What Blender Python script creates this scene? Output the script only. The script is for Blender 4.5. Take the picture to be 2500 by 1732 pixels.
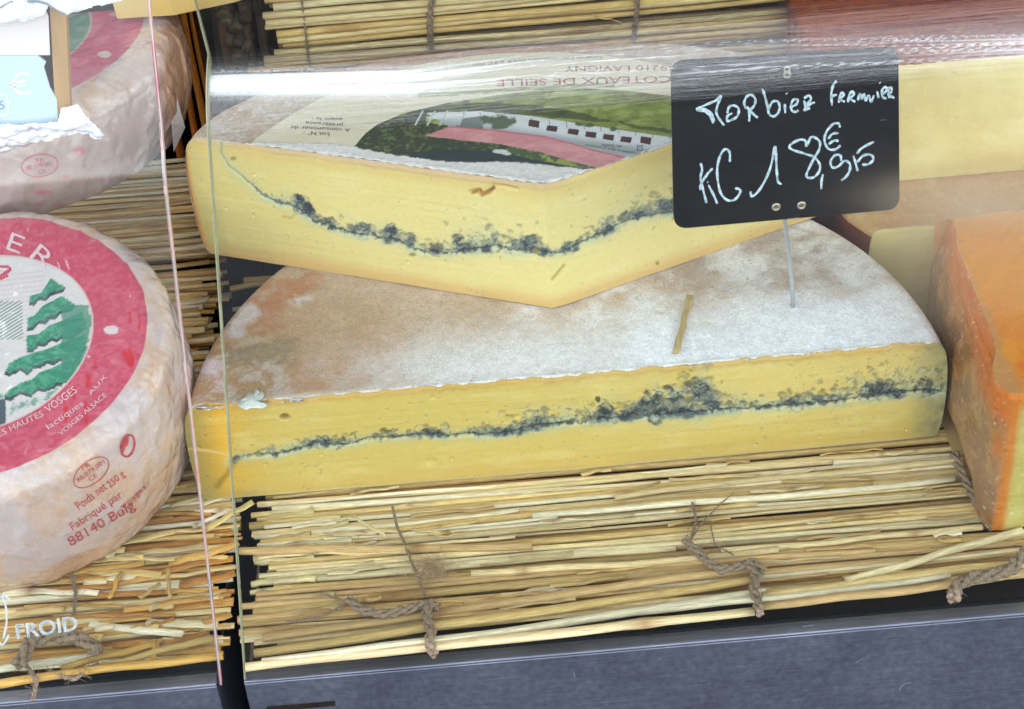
import bpy, math, random
import numpy as np
from mathutils import Vector, Matrix
from mathutils.bvhtree import BVHTree

sc = bpy.context.scene
for o in list(bpy.data.objects): bpy.data.objects.remove(o)
col = sc.collection
PI = math.pi

# ------------------------------------------------------------------ camera
W0, H0 = 2500.0, 1732.0          # the photograph's pixels: measurements below are read in them
HFOV, PITCH, ROLL = math.radians(32), math.radians(38), math.radians(5)
CAM = np.array([-0.02540382, -0.69683478, 0.62401956])
FPX = W0/2/math.tan(HFOV/2)
cr, sr, ct, st = math.cos(ROLL), math.sin(ROLL), math.cos(PITCH), math.sin(PITCH)
Rv = np.array([1, 0, 0.]); Uv = np.array([0, st, ct]); Fv = np.array([0, ct, -st])
cam = bpy.data.objects.new('camera', bpy.data.cameras.new('camera')); col.objects.link(cam)
cam.data.sensor_width = 36; cam.data.lens = 18/math.tan(HFOV/2)
cam.data.clip_start = 0.02; cam.data.clip_end = 200
right = cr*Rv - sr*Uv; up = sr*Rv + cr*Uv
cam.matrix_world = Matrix([[right[i], up[i], -Fv[i], CAM[i]] for i in range(3)] + [[0, 0, 0, 1]])
sc.camera = cam

# ------------------------------------------------------------------ light
world = bpy.data.worlds.new("World"); sc.world = world; world.use_nodes = True
wn = world.node_tree; bg = wn.nodes['Background']
sky = wn.nodes.new('ShaderNodeTexSky'); sky.sky_type = 'NISHITA'; sky.sun_disc = False
SUN_EL, SUN_AZ = math.radians(52), math.radians(0)
sky.sun_elevation = SUN_EL; sky.sun_rotation = SUN_AZ
sky.air_density = 1.0; sky.dust_density = 3.0; sky.ozone_density = 1.0
hs = wn.nodes.new('ShaderNodeHueSaturation'); hs.inputs['Saturation'].default_value = .26      # thin white cloud over the blue
wn.links.new(sky.outputs[0], hs.inputs['Color']); wn.links.new(hs.outputs[0], bg.inputs[0]); bg.inputs[1].default_value = 0.15
sun = bpy.data.objects.new('sun', bpy.data.lights.new('sun', 'SUN')); col.objects.link(sun)
sun.data.energy = 4.0; sun.data.angle = math.radians(0.5); sun.data.color = (1, .95, .88)
sun.rotation_euler = (-(PI/2 - SUN_EL), 0, 0)      # the sun stands behind the stall, so the stall is in its own shade
sc.view_settings.view_transform = 'Standard'; sc.view_settings.look = 'None'
sc.view_settings.exposure = 2.6; sc.view_settings.gamma = 1
sc.render.engine = 'CYCLES'
sc.cycles.use_denoising = True
sc.cycles.max_bounces = 10; sc.cycles.diffuse_bounces = 4; sc.cycles.glossy_bounces = 4
sc.cycles.transmission_bounces = 8; sc.cycles.transparent_max_bounces = 24
sc.cycles.sample_clamp_indirect = 6

# ------------------------------------------------------------------ measuring helpers
def rays(px, py):
    x = (np.asarray(px, float)-W0/2)/FPX; y = -(np.asarray(py, float)-H0/2)/FPX
    x, y = cr*x+sr*y, -sr*x+cr*y
    return x[..., None]*Rv + y[..., None]*Uv + Fv
def onz(px, py, z): d = rays(px, py); return CAM + d*((z-CAM[2])/d[..., 2:3])
def ony(px, py, y): d = rays(px, py); return CAM + d*((y-CAM[1])/d[..., 1:2])
def proj(P):
    P = np.asarray(P, float)-CAM; f = P@Fv
    x = P@Rv/f; y = P@Uv/f
    x, y = cr*x-sr*y, sr*x+cr*y
    return W0/2+FPX*x, H0/2-FPX*y

# ------------------------------------------------------------------ noise
def _h(i, j, k, s):
    n = (i*73856093) ^ (j*19349663) ^ (k*83492791) ^ (s*2654435761)
    n = (n ^ (n >> 13))*1274126177 & 0xffffffff
    n = (n ^ (n >> 16))*2246822519 & 0xffffffff
    return ((n ^ (n >> 15)) & 0xffffff)/float(0xffffff)
def vn(P, s=0):
    P = np.asarray(P, float); I = np.floor(P).astype(np.int64); f = P-I; f = f*f*(3-2*f)
    r = 0
    for a in (0, 1):
        wa = f[..., 0] if a else 1-f[..., 0]
        for b in (0, 1):
            wb = f[..., 1] if b else 1-f[..., 1]
            for c in (0, 1):
                wc = f[..., 2] if c else 1-f[..., 2]
                r = r+wa*wb*wc*_h(I[..., 0]+a, I[..., 1]+b, I[..., 2]+c, s)
    return r
def fbm(P, scale, octv=4, s=0, gain=.5):
    P = np.asarray(P, float)*scale; r = 0; a = 1; t = 0
    for o in range(octv):
        r = r+a*vn(P+o*17.3, s+o); t += a; a *= gain; P = P*2.03
    return r/t                                     # 0..1, mean .5
def ss(x, a, b):
    t = np.clip((np.asarray(x, float)-a)/(b-a), 0, 1); return t*t*(3-2*t)
def lin(c):
    c = np.asarray(c, float)/255.0
    return np.where(c <= .04045, c/12.92, ((c+.055)/1.055)**2.4)
def mix(a, b, t):
    t = np.asarray(t)[..., None] if np.ndim(t) else t
    return a*(1-t)+np.asarray(b, float)*t
def segdist(px, py, pts):
    px = np.asarray(px, float); py = np.asarray(py, float)
    best = np.full(px.shape, 1e9)
    for (x0, y0), (x1, y1) in zip(pts[:-1], pts[1:]):
        dx, dy = x1-x0, y1-y0; L = dx*dx+dy*dy+1e-9
        t = np.clip(((px-x0)*dx+(py-y0)*dy)/L, 0, 1)
        best = np.minimum(best, np.hypot(px-x0-t*dx, py-y0-t*dy))
    return best
def inpoly(px, py, poly):
    ins = np.zeros(np.shape(px), bool); n = len(poly)
    for i in range(n):
        x0, y0 = poly[i]; x1, y1 = poly[(i+1) % n]
        if y0 == y1: continue
        c = ((y0 > py) != (y1 > py)) & (px < (x1-x0)*(py-y0)/(y1-y0)+x0)
        ins ^= c
    return ins
def smooth_path(pts, n=8):
    P = [np.array(p, float) for p in pts]
    if len(P) < 3: return [tuple(P[0]+(P[-1]-P[0])*i/n) for i in range(n+1)]
    P = [2*P[0]-P[1]]+P+[2*P[-1]-P[-2]]; out = []
    for i in range(1, len(P)-2):
        a, b, c, d = P[i-1:i+3]
        for k in range(n):
            t = k/n; out.append(.5*((2*b)+(c-a)*t+(2*a-5*b+4*c-d)*t*t+(-a+3*b-3*c+d)*t**3))
    out.append(P[-2]); return [tuple(p) for p in out]

# ------------------------------------------------------------------ objects
def thing(name, label, cat, loc, group=None):
    o = bpy.data.objects.new(name, None); col.objects.link(o); o.location = Vector(loc)
    o.empty_display_size = .02
    o['label'] = label; o['category'] = cat
    if group: o['group'] = group
    return o
def link(name, me, mats, parent=None, kind=None):
    o = bpy.data.objects.new(name, me); col.objects.link(o)
    for m in (mats if isinstance(mats, (list, tuple)) else [mats]): me.materials.append(m)
    if parent is not None:
        o.parent = parent
        if parent.type == 'EMPTY': o.matrix_parent_inverse = Matrix.Translation(-parent.location)
    if kind: o['kind'] = kind
    return o
def mesh(name, V, F, C=None, smooth=True, attrs=None, mi=None):
    me = bpy.data.meshes.new(name)
    if isinstance(F, np.ndarray):
        V = np.asarray(V, np.float32).reshape(-1, 3); n = len(F); k = F.shape[1]
        me.vertices.add(len(V)); me.vertices.foreach_set('co', V.ravel())
        me.loops.add(n*k); me.loops.foreach_set('vertex_index', F.astype(np.int32).ravel())
        me.polygons.add(n); me.polygons.foreach_set('loop_start', np.arange(n, dtype=np.int32)*k)
        me.polygons.foreach_set('loop_total', np.full(n, k, np.int32))
        me.update(calc_edges=True)
    else:
        me.from_pydata([tuple(v) for v in V], [], F)
    me.polygons.foreach_set('use_smooth', [smooth]*len(me.polygons))
    if C is not None:
        a = me.color_attributes.new('Col', 'FLOAT_COLOR', 'POINT')
        C = np.asarray(C, float).reshape(-1, 3); a.data.foreach_set('color', np.c_[C, np.ones(len(C))].astype(np.float32).ravel())
    for k_, v_ in (attrs or {}).items():
        a = me.attributes.new(k_, 'FLOAT_VECTOR', 'POINT'); a.data.foreach_set('vector', np.asarray(v_, np.float32).ravel())
    if mi is not None: me.polygons.foreach_set('material_index', np.asarray(mi, np.int32))
    me.update(); return me
def gridF(nu, nv, flip=False, base=0):
    i = np.arange(nu-1)[:, None]*nv+np.arange(nv-1)[None, :]; i = i.ravel()+base
    F = np.c_[i, i+nv, i+nv+1, i+1]
    return F[:, ::-1].copy() if flip else F
def box(V, F, a, b):
    n = len(V); (x0, y0, z0), (x1, y1, z1) = a, b
    V += [(x0, y0, z0), (x1, y0, z0), (x1, y1, z0), (x0, y1, z0), (x0, y0, z1), (x1, y0, z1), (x1, y1, z1), (x0, y1, z1)]
    F += [[n+i for i in f] for f in ((0, 3, 2, 1), (4, 5, 6, 7), (0, 1, 5, 4), (1, 2, 6, 5), (2, 3, 7, 6), (3, 0, 4, 7))]
def frame_along(P):
    P = np.asarray(P, float); T = np.gradient(P, axis=0); T /= np.linalg.norm(T, axis=1)[:, None]+1e-12
    ref = np.array([0, 0, 1.]) if abs(T[:, 2]).mean() < .8 else np.array([0, 1., 0])
    S = np.cross(T, ref); S /= np.linalg.norm(S, axis=1)[:, None]+1e-12
    return T, S, np.cross(S, T)
def tubeVF(P, R, k=8, flat=1.0, caps=True, twist=0):
    P = np.asarray(P, float); n = len(P); R = np.broadcast_to(R, (n,))
    T, S, N = frame_along(P)
    a = np.arange(k)*2*PI/k+twist
    V = P[:, None]+R[:, None, None]*(np.cos(a)[None, :, None]*S[:, None]+flat*np.sin(a)[None, :, None]*N[:, None])
    F = []
    for i in range(n-1):
        for j in range(k):
            F.append([i*k+j, i*k+(j+1) % k, (i+1)*k+(j+1) % k, (i+1)*k+j])
    V = V.reshape(-1, 3)
    if caps:
        V = np.vstack([V, P[:1], P[-1:]]); c0 = n*k
        for j in range(k):
            F.append([c0, (j+1) % k, j]); F.append([c0+1, (n-1)*k+j, (n-1)*k+(j+1) % k])
    return V, F
def tube(name, P, R, mat, parent, k=8, flat=1.0):
    V, F = tubeVF(P, R, k, flat); return link(name, mesh(name, V, F), mat, parent)

# ------------------------------------------------------------------ materials
def new_mat(name):
    m = bpy.data.materials.new(name); m.use_nodes = True; n = m.node_tree
    return m, n, n.nodes['Principled BSDF']
def noise_node(n, vec, scale, detail=4, rough=.6):
    t = n.nodes.new('ShaderNodeTexNoise'); t.inputs['Scale'].default_value = scale
    t.inputs['Detail'].default_value = detail; t.inputs['Roughness'].default_value = rough
    n.links.new(vec, t.inputs['Vector']); return t
def ramp_(n, fac, a, b, c0=(0, 0, 0, 1), c1=(1, 1, 1, 1)):
    r = n.nodes.new('ShaderNodeValToRGB'); r.color_ramp.elements[0].position = a; r.color_ramp.elements[1].position = b
    r.color_ramp.elements[0].color = c0; r.color_ramp.elements[1].color = c1
    n.links.new(fac, r.inputs[0]); return r
def mixc(n, mode, fac, a, b):
    m = n.nodes.new('ShaderNodeMix'); m.data_type = 'RGBA'; m.blend_type = mode
    for s, v in ((0, fac), (6, a), (7, b)):
        if hasattr(v, 'is_output') or hasattr(v, 'links'): n.links.new(v, m.inputs[s])
        else: m.inputs[s].default_value = v
    return m.outputs[2]
def surf(name, color=None, rough=.6, grain=.15, gscale=900, bump=.3, bscale=700, bdist=.0004, metal=0, spec=.5,
         sss=0, sssr=.003, coat=0, big=0, bigscale=25, vec=None, stretch=(1, 1, 1)):
    m, n, b = new_mat(name)
    tc = n.nodes.new('ShaderNodeTexCoord').outputs['Object'] if vec is None else None
    if vec is not None:
        a = n.nodes.new('ShaderNodeAttribute'); a.attribute_name = vec; tc = a.outputs['Vector']
    mp = n.nodes.new('ShaderNodeMapping'); mp.inputs['Scale'].default_value = stretch
    n.links.new(tc, mp.inputs['Vector']); tc = mp.outputs[0]
    if color is None:
        a = n.nodes.new('ShaderNodeAttribute'); a.attribute_name = 'Col'; base = a.outputs['Color']
    else:
        r = n.nodes.new('ShaderNodeRGB'); r.outputs[0].default_value = (*lin(color), 1); base = r.outputs[0]
    nz = noise_node(n, tc, gscale, 3)
    g = ramp_(n, nz.outputs[0], .3, .7, (1-grain*1.6,)*3+(1,), (1+grain,)*3+(1,))
    base = mixc(n, 'MULTIPLY', 1.0, base, g.outputs[0])
    if big:
        nb = noise_node(n, tc, bigscale, 5)
        g2 = ramp_(n, nb.outputs[0], .3, .7, (1-big,)*3+(1,), (1+big*.6,)*3+(1,))
        base = mixc(n, 'MULTIPLY', 1.0, base, g2.outputs[0])
    n.links.new(base, b.inputs['Base Color'])
    b.inputs['Roughness'].default_value = rough; b.inputs['Metallic'].default_value = metal
    b.inputs['Specular IOR Level'].default_value = spec
    if coat: b.inputs['Coat Weight'].default_value = coat; b.inputs['Coat Roughness'].default_value = .2
    if sss:
        b.inputs['Subsurface Weight'].default_value = sss; b.inputs['Subsurface Scale'].default_value = sssr
        b.inputs['Subsurface Radius'].default_value = (1, .7, .35)
    if bump:
        bn = noise_node(n, tc, bscale, 4); bu = n.nodes.new('ShaderNodeBump')
        bu.inputs['Strength'].default_value = bump; bu.inputs['Distance'].default_value = bdist
        n.links.new(bn.outputs[0], bu.inputs['Height']); n.links.new(bu.outputs[0], b.inputs['Normal'])
    return m
M = {}
M['rind'] = surf('rind', rough=.9, grain=.13, gscale=1100, bump=.7, bscale=900, bdist=.0006, big=.05, bigscale=160, spec=.2)
M['paste'] = surf('paste', rough=.42, grain=.03, gscale=500, bump=.25, bscale=420, bdist=.0002, sss=.25, sssr=.004, spec=.35)
M['paper_wrap'] = surf('paper_wrap', rough=.4, grain=.05, gscale=900, bump=.3, bscale=140, bdist=.0007, spec=.5, coat=.6, big=.05, bigscale=60)
M['oily_rind'] = surf('oily_rind', rough=.42, grain=.07, gscale=800, bump=.4, bscale=500, bdist=.0007, spec=.4)
M['label_paper'] = surf('label_paper', rough=.55, grain=.05, gscale=700, bump=.1, bscale=500, spec=.35)
M['crumb'] = surf('crumb', (222, 220, 210), rough=.85, grain=.15, gscale=1200, bump=.6)
M['straw'] = surf('straw', rough=.48, grain=.27, gscale=13, bump=.4, bscale=12, bdist=.0003, big=.16, bigscale=2.2, spec=.3, vec='grain')
M['twine'] = surf('twine', (152, 134, 114), rough=.95, grain=.3, gscale=1400, bump=.6, spec=.1)
M['black_case'] = surf('black_case', (14, 13, 13), rough=.8, grain=.2, gscale=200, bump=.2, spec=.2)
M['dark_board'] = surf('dark_board', (34, 26, 21), rough=.8, grain=.3, gscale=200, bump=.4, spec=.2)
M['slate'] = surf('slate', (5, 8, 14), rough=.25, grain=.25, gscale=160, bump=.05, bscale=900, spec=.12)
M['chalk'] = surf('chalk', (200, 222, 236), rough=.9, grain=.35, gscale=500, bump=.3, spec=.1)
M['metal'] = surf('metal', (190, 196, 204), rough=.3, grain=.05, metal=.6, bump=0)
M['eyelet'] = surf('eyelet', (190, 185, 170), rough=.3, grain=.05, metal=.8, bump=0)
M['ink_dark'] = surf('ink_dark', (78, 76, 74), rough=.6, grain=.1, bump=0)
M['ink_red'] = surf('ink_red', (160, 60, 70), rough=.6, grain=.1, bump=0)
M['ink_pink'] = surf('ink_pink', (205, 82, 92), rough=.5, grain=.3, gscale=500, bump=0)
M['ink_white'] = surf('ink_white', (228, 196, 200), rough=.5, grain=.15, gscale=500, bump=0)
M['glass_print'] = surf('glass_print', (215, 222, 226), rough=.5, grain=.06, bump=0)
M['canvas'] = surf('canvas', (70, 62, 58), rough=.9, grain=.15, gscale=40, bump=.2)
M['wood'] = surf('wood', (205, 160, 105), rough=.6, grain=.15, gscale=60, bump=.2, stretch=(1, 1, .08))
M['pavement'] = surf('pavement', (42, 45, 54), rough=.9, grain=.2, gscale=30, bump=.4, bscale=60, bdist=.004)

def crinkle(m, scale, dist):
    n = m.node_tree; b = n.nodes['Principled BSDF']; tc = n.nodes.new('ShaderNodeTexCoord').outputs['Object']
    nz = noise_node(n, tc, scale*.6, 3); ad = n.nodes.new('ShaderNodeVectorMath'); ad.operation = 'MULTIPLY_ADD'
    ad.inputs[1].default_value = (.03,)*3; n.links.new(nz.outputs['Color'], ad.inputs[0]); n.links.new(tc, ad.inputs[2])
    v = n.nodes.new('ShaderNodeTexVoronoi'); v.feature = 'DISTANCE_TO_EDGE'; v.inputs['Scale'].default_value = scale; n.links.new(ad.outputs[0], v.inputs['Vector'])
    v2 = n.nodes.new('ShaderNodeTexVoronoi'); v2.feature = 'DISTANCE_TO_EDGE'; v2.inputs['Scale'].default_value = scale*3.1; n.links.new(ad.outputs[0], v2.inputs['Vector'])
    sm = n.nodes.new('ShaderNodeMath'); sm.operation = 'MULTIPLY_ADD'; sm.inputs[1].default_value = .35; n.links.new(v2.outputs[0], sm.inputs[0]); n.links.new(v.outputs[0], sm.inputs[2])
    bu = n.nodes.new('ShaderNodeBump'); bu.inputs['Strength'].default_value = .9; bu.inputs['Distance'].default_value = dist
    n.links.new(sm.outputs[0], bu.inputs['Height']); n.links.new(bu.outputs[0], b.inputs['Coat Normal'])
    b.inputs['Coat Weight'].default_value = 1; b.inputs['Coat Roughness'].default_value = .12; b.inputs['Coat IOR'].default_value = 1.6
crinkle(M['paper_wrap'], 36, .0045)
# brushed steel
def steel():
    m, n, b = new_mat('brushed_steel')
    tc = n.nodes.new('ShaderNodeTexCoord').outputs['Object']
    mp = n.nodes.new('ShaderNodeMapping'); mp.inputs['Scale'].default_value = (30, 900, 900); n.links.new(tc, mp.inputs[0])
    a = noise_node(n, mp.outputs[0], 1, 3); c = noise_node(n, tc, 22, 5); e = noise_node(n, tc, 300, 3)
    r1 = ramp_(n, c.outputs[0], .3, .75, (*lin((122, 127, 142)), 1), (*lin((150, 155, 170)), 1))
    r2 = ramp_(n, a.outputs[0], .3, .7, (.86,)*3+(1,), (1.12,)*3+(1,))
    n.links.new(mixc(n, 'MULTIPLY', 1.0, r1.outputs[0], r2.outputs[0]), b.inputs['Base Color'])
    b.inputs['Metallic'].default_value = .9
    rr = ramp_(n, e.outputs[0], .3, .7, (.36,)*3+(1,), (.5,)*3+(1,)); n.links.new(rr.outputs[0], b.inputs['Roughness'])
    bu = n.nodes.new('ShaderNodeBump'); bu.inputs['Strength'].default_value = .35; bu.inputs['Distance'].default_value = .0002
    n.links.new(a.outputs[0], bu.inputs['Height']); n.links.new(bu.outputs[0], b.inputs['Normal'])
    return m
M['steel'] = steel()

# clear guard: transparent + mirror by fresnel, with a little dirt
def clear(name, dirt=.03, tint=(.95, .97, .95), wave=0.0, refl=1.0, smear=False, rough=.02, bend_glare=False):
    m, n, b = new_mat(name); n.nodes.remove(b); out = n.nodes['Material Output']
    tc = n.nodes.new('ShaderNodeTexCoord').outputs['Object']
    tr = n.nodes.new('ShaderNodeBsdfTransparent'); tr.inputs[0].default_value = (*tint, 1)
    gl = n.nodes.new('ShaderNodeBsdfGlossy'); gl.inputs['Roughness'].default_value = rough
    df = n.nodes.new('ShaderNodeBsdfDiffuse'); df.inputs[0].default_value = (.75, .76, .75, 1)
    lw = n.nodes.new('ShaderNodeLayerWeight'); lw.inputs[0].default_value = .5        # Schlick's fresnel from the facing angle
    pw = n.nodes.new('ShaderNodeMath'); pw.operation = 'POWER'; pw.inputs[1].default_value = 5; n.links.new(lw.outputs['Facing'], pw.inputs[0])
    fr = n.nodes.new('ShaderNodeMath'); fr.operation = 'MULTIPLY_ADD'; fr.inputs[1].default_value = .96; fr.inputs[2].default_value = .04; n.links.new(pw.outputs[0], fr.inputs[0])
    if wave:
        mp = n.nodes.new('ShaderNodeMapping'); mp.inputs['Scale'].default_value = (9, 260, 260); n.links.new(tc, mp.inputs[0])
        nz = noise_node(n, mp.outputs[0], 1, 5, .65); bu = n.nodes.new('ShaderNodeBump')
        bu.inputs['Strength'].default_value = wave; bu.inputs['Distance'].default_value = .0016
        n.links.new(nz.outputs[0], bu.inputs['Height']); n.links.new(bu.outputs[0], gl.inputs['Normal']); n.links.new(bu.outputs[0], lw.inputs['Normal'])
    mul = n.nodes.new('ShaderNodeMath'); mul.operation = 'MULTIPLY'; mul.use_clamp = True; mul.inputs[1].default_value = refl
    n.links.new(fr.outputs[0], mul.inputs[0])
    m1 = n.nodes.new('ShaderNodeMixShader'); n.links.new(mul.outputs[0], m1.inputs[0]); n.links.new(tr.outputs[0], m1.inputs[1]); n.links.new(gl.outputs[0], m1.inputs[2])
    m2 = n.nodes.new('ShaderNodeMixShader')
    nd = noise_node(n, tc, 14, 5); r = ramp_(n, nd.outputs[0], .35, .8, (dirt*.5,)*3+(1,), (dirt*1.6,)*3+(1,)); fac = r.outputs[0]
    if smear:   # greasy wiped patch
        df.inputs[0].default_value = (.62, .52, .38, 1)
        a = n.nodes.new('ShaderNodeAttribute'); a.attribute_name = 'smear'
        mp = n.nodes.new('ShaderNodeMapping'); mp.inputs['Scale'].default_value = (14, 90, 90); mp.inputs['Rotation'].default_value = (0, .1, 0)
        n.links.new(tc, mp.inputs[0]); ns = noise_node(n, mp.outputs[0], 1, 5)
        rs = ramp_(n, ns.outputs[0], .2, .8, (.45,)*3+(1,), (1.2,)*3+(1,))
        mm = n.nodes.new('ShaderNodeMath'); mm.operation = 'MULTIPLY_ADD'
        sx = n.nodes.new('ShaderNodeSeparateXYZ'); n.links.new(a.outputs['Vector'], sx.inputs[0])
        n.links.new(sx.outputs[0], mm.inputs[0]); n.links.new(rs.outputs[0], mm.inputs[1]); n.links.new(fac, mm.inputs[2]); fac = mm.outputs[0]
    if bend_glare:  # painted white streaks stand in for sky reflected in the bend
        a = n.nodes.new('ShaderNodeAttribute'); a.attribute_name = 'bend_glare'; sx = n.nodes.new('ShaderNodeSeparateXYZ'); n.links.new(a.outputs['Vector'], sx.inputs[0])
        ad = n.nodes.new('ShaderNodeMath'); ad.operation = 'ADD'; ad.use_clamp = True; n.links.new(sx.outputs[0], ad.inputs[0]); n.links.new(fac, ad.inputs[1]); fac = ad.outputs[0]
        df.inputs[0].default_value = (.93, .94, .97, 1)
    n.links.new(fac, m2.inputs[0]); n.links.new(m1.outputs[0], m2.inputs[1]); n.links.new(df.outputs[0], m2.inputs[2])
    n.links.new(m2.outputs[0], out.inputs[0]); return m
M['guard'] = clear('guard', .004, smear=True)
M['guard_bend'] = clear('guard_bend', .012, wave=1.0, refl=1.8, bend_glare=True, rough=.06)
M['guard_left'] = clear('guard_left', .005)
def edge_mat(name, c, a=.55):
    m, n, b = new_mat(name); b.inputs['Base Color'].default_value = (*lin(c), 1); b.inputs['Roughness'].default_value = .15
    b.inputs['Alpha'].default_value = a
    return m
M['edge_green'] = edge_mat('edge_green', (165, 170, 140), .8)
M['edge_dark'] = edge_mat('edge_dark', (70, 92, 92), .75)
def edge_iris():
    m, n, b = new_mat('edge_iris'); tc = n.nodes.new('ShaderNodeTexCoord').outputs['Object']
    mp = n.nodes.new('ShaderNodeMapping'); mp.inputs['Scale'].default_value = (0, 0, 28); n.links.new(tc, mp.inputs[0])
    z = noise_node(n, mp.outputs[0], 1, 4, .7); r = ramp_(n, z.outputs[0], .3, .72, (*lin((150, 175, 195)), 1), (*lin((225, 110, 145)), 1))
    e = r.color_ramp.elements.new(.5); e.color = (*lin((215, 190, 185)), 1)
    n.links.new(r.outputs[0], b.inputs['Base Color']); b.inputs['Roughness'].default_value = .2; b.inputs['Alpha'].default_value = .85
    return m
M['edge_iris'] = edge_iris()

# ------------------------------------------------------------------ decals: prints laid on a surface
_font = {}
def glyphs(text):
    if text in _font: return _font[text]
    cu = bpy.data.curves.new('t', 'FONT'); cu.body = text; cu.size = 1; cu.resolution_u = 3
    o = bpy.data.objects.new('t', cu); col.objects.link(o); bpy.context.view_layer.update()
    me = o.evaluated_get(bpy.context.evaluated_depsgraph_get()).to_mesh()
    V = np.array([v.co[:2] for v in me.vertices]); F = [list(p.vertices) for p in me.polygons]
    o.evaluated_get(bpy.context.evaluated_depsgraph_get()).to_mesh_clear()
    bpy.data.objects.remove(o); bpy.data.curves.remove(cu)
    _font[text] = (V, F); return V, F
def cast(bvh, px, py, lift):
    out = []
    for d in rays(np.asarray(px), np.asarray(py)):
        d = Vector(d).normalized(); h = bvh.ray_cast(Vector(CAM), d)
        if h[0] is None: out.append(None); continue
        nrm = h[1] if h[1].dot(d) < 0 else -h[1]
        out.append(tuple(h[0]+nrm*lift))
    return out
def lay(name, px, py, F, bvh, mat, parent, lift=.00025):
    pts = cast(bvh, px, py, lift); keep = [i for i, p in enumerate(pts) if p is not None]
    ix = {i: k for k, i in enumerate(keep)}
    V = [pts[i] for i in keep]; F = [[ix[i] for i in f] for f in F if all(i in ix for i in f)]
    if not F: return None
    return link(name, mesh(name, V, F, smooth=False), mat, parent)
def text_decal(name, text, A, B, h, bvh, mat, parent, bow=0, lift=.00025):
    V, F = glyphs(text); A = np.array(A, float); B = np.array(B, float); w = V[:, 0].max()
    d = B-A; L = np.linalg.norm(d); u = d/L; upv = np.array([u[1], -u[0]])
    t = V[:, 0]/w; p = A+t[:, None]*d+(V[:, 1]*h/.72+bow*4*t*(1-t))[:, None]*upv
    return lay(name, p[:, 0], p[:, 1], F, bvh, mat, parent, lift)
def strokes_decal(name, strokes, width, bvh, mat, parent, lift=.0003, seed=1):
    rng = random.Random(seed); X = []; F = []
    for s in strokes:
        if len(s) == 1: s = [s[0], (s[0][0]+1.5, s[0][1]+1.5)]
        P = np.array(smooth_path(s, 6)); T = np.gradient(P, axis=0); T /= np.linalg.norm(T, axis=1)[:, None]+1e-9
        N = np.c_[-T[:, 1], T[:, 0]]; n = len(P); b = len(X)
        w = width*.5*(1+.18*np.sin(np.arange(n)*.9+rng.random()*6)); w[0] *= .6; w[-1] *= .6
        for i in range(n): X.append(P[i]+N[i]*w[i]); X.append(P[i]-N[i]*w[i])
        for i in range(n-1): F.append([b+2*i, b+2*i+1, b+2*i+3, b+2*i+2])
    X = np.array(X); return lay(name, X[:, 0], X[:, 1], F, bvh, mat, parent, lift)
def bvh_of(*objs):
    V = []; F = []
    for o in objs:
        b = len(V); me = o.data
        co = np.empty(len(me.vertices)*3); me.vertices.foreach_get('co', co); V += co.reshape(-1, 3).tolist()
        F += [[b+i for i in p.vertices] for p in me.polygons]
    return BVHTree.FromPolygons(V, F)
def ring_strokes(cx, cy, a, b, rot, n=36):
    t = np.linspace(0, 2*PI, n+1); r = math.radians(rot)
    return [(cx+a*math.cos(q)*math.cos(r)-b*math.sin(q)*math.sin(r), cy+a*math.cos(q)*math.sin(r)+b*math.sin(q)*math.cos(r)) for q in t]

# ------------------------------------------------------------------ the setting
YF = -0.1142
def struct(name, V, F, mat, C=None):
    o = link(name, mesh(name, V, F, C, smooth=False), mat); o['kind'] = 'structure'; return o
struct('pavement', [(-40, -40, -.9), (40, -40, -.9), (40, 40, -.9), (-40, 40, -.9)], [[0, 1, 2, 3]], M['pavement'])
V = []; F = []; box(V, F, (-.62, .56, -.9), (.9, .60, 1.0)); struct('stall_back_wall', V, F, M['canvas'])

# unseen canvas roof added to block the sun and some sky; its left edge ends above the neighbour's counter
aw = thing('added_awning', 'unseen dark canvas roof added over the cheese stall to shade it', 'added_awning', (0, .3, .98))
V = []; F = []
xs = np.linspace(-1.2, 1.5, 40)
for k, z in ((0, 1.0), (1, 1.004)):
    for x in xs:
        V.append((x, -.12+.012*math.sin(x*19), z)); V.append((x, 1.6, z))
n = len(xs)
for k in (0, 1):
    for i in range(n-1): q = k*2*n+2*i; F.append([q, q+1, q+3, q+2])
for i in range(n-1): F.append([2*i, 2*i+2, 2*n+2*i+2, 2*n+2*i])
link('canvas_sheet', mesh('canvas_sheet', V, F, smooth=False), M['canvas'], aw)

def cabinet(label, xl, xr, dy, slope):
    t = thing('display_cabinet', label, 'cabinet', ((xl+xr)/2, YF, -.9))
    V = []; F = []; zt = -.011
    yl = YF-.003+dy
    box(V, F, (xl, yl-.0018, -.9), (xr, yl, zt)); box(V, F, (xl, yl-.0018, zt+.0002), (xr, yl+.006, zt+.0016))
    p = link('front_panel', mesh('front_panel', V, F, smooth=False), M['steel'], t)
    bm = p.modifiers.new('b', 'BEVEL'); bm.width = .0005; bm.segments = 2
    V = []; F = []; box(V, F, (xl+.0005 if xl > -.3 else xl, yl+.001, -.9), (xl+.002, .5, -.016))
    link('side_panel', mesh('side_panel', V, F, smooth=False), M['steel'], t)
    V = []; F = []; box(V, F, (xr-.002, yl+.001, -.9), (xr-.0005, .5, -.016))
    link('side_panel', mesh('side_panel', V, F, smooth=False), M['steel'], t)
    V = []; F = []; box(V, F, (xl+.003, YF+.008, -.03), (xr-.003, .52, -.012)); link('tray', mesh('tray', V, F, smooth=False), M['black_case'], t)
    return t
cab_r = cabinet('wide steel fronted display cabinet under the straw mat and cut cheeses', -.1655, .60, 0, 0)
cab_l = cabinet('steel fronted cabinet in the lower left corner under the wrapped wheels', -.60, -.1785, 0, 0)
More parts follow.
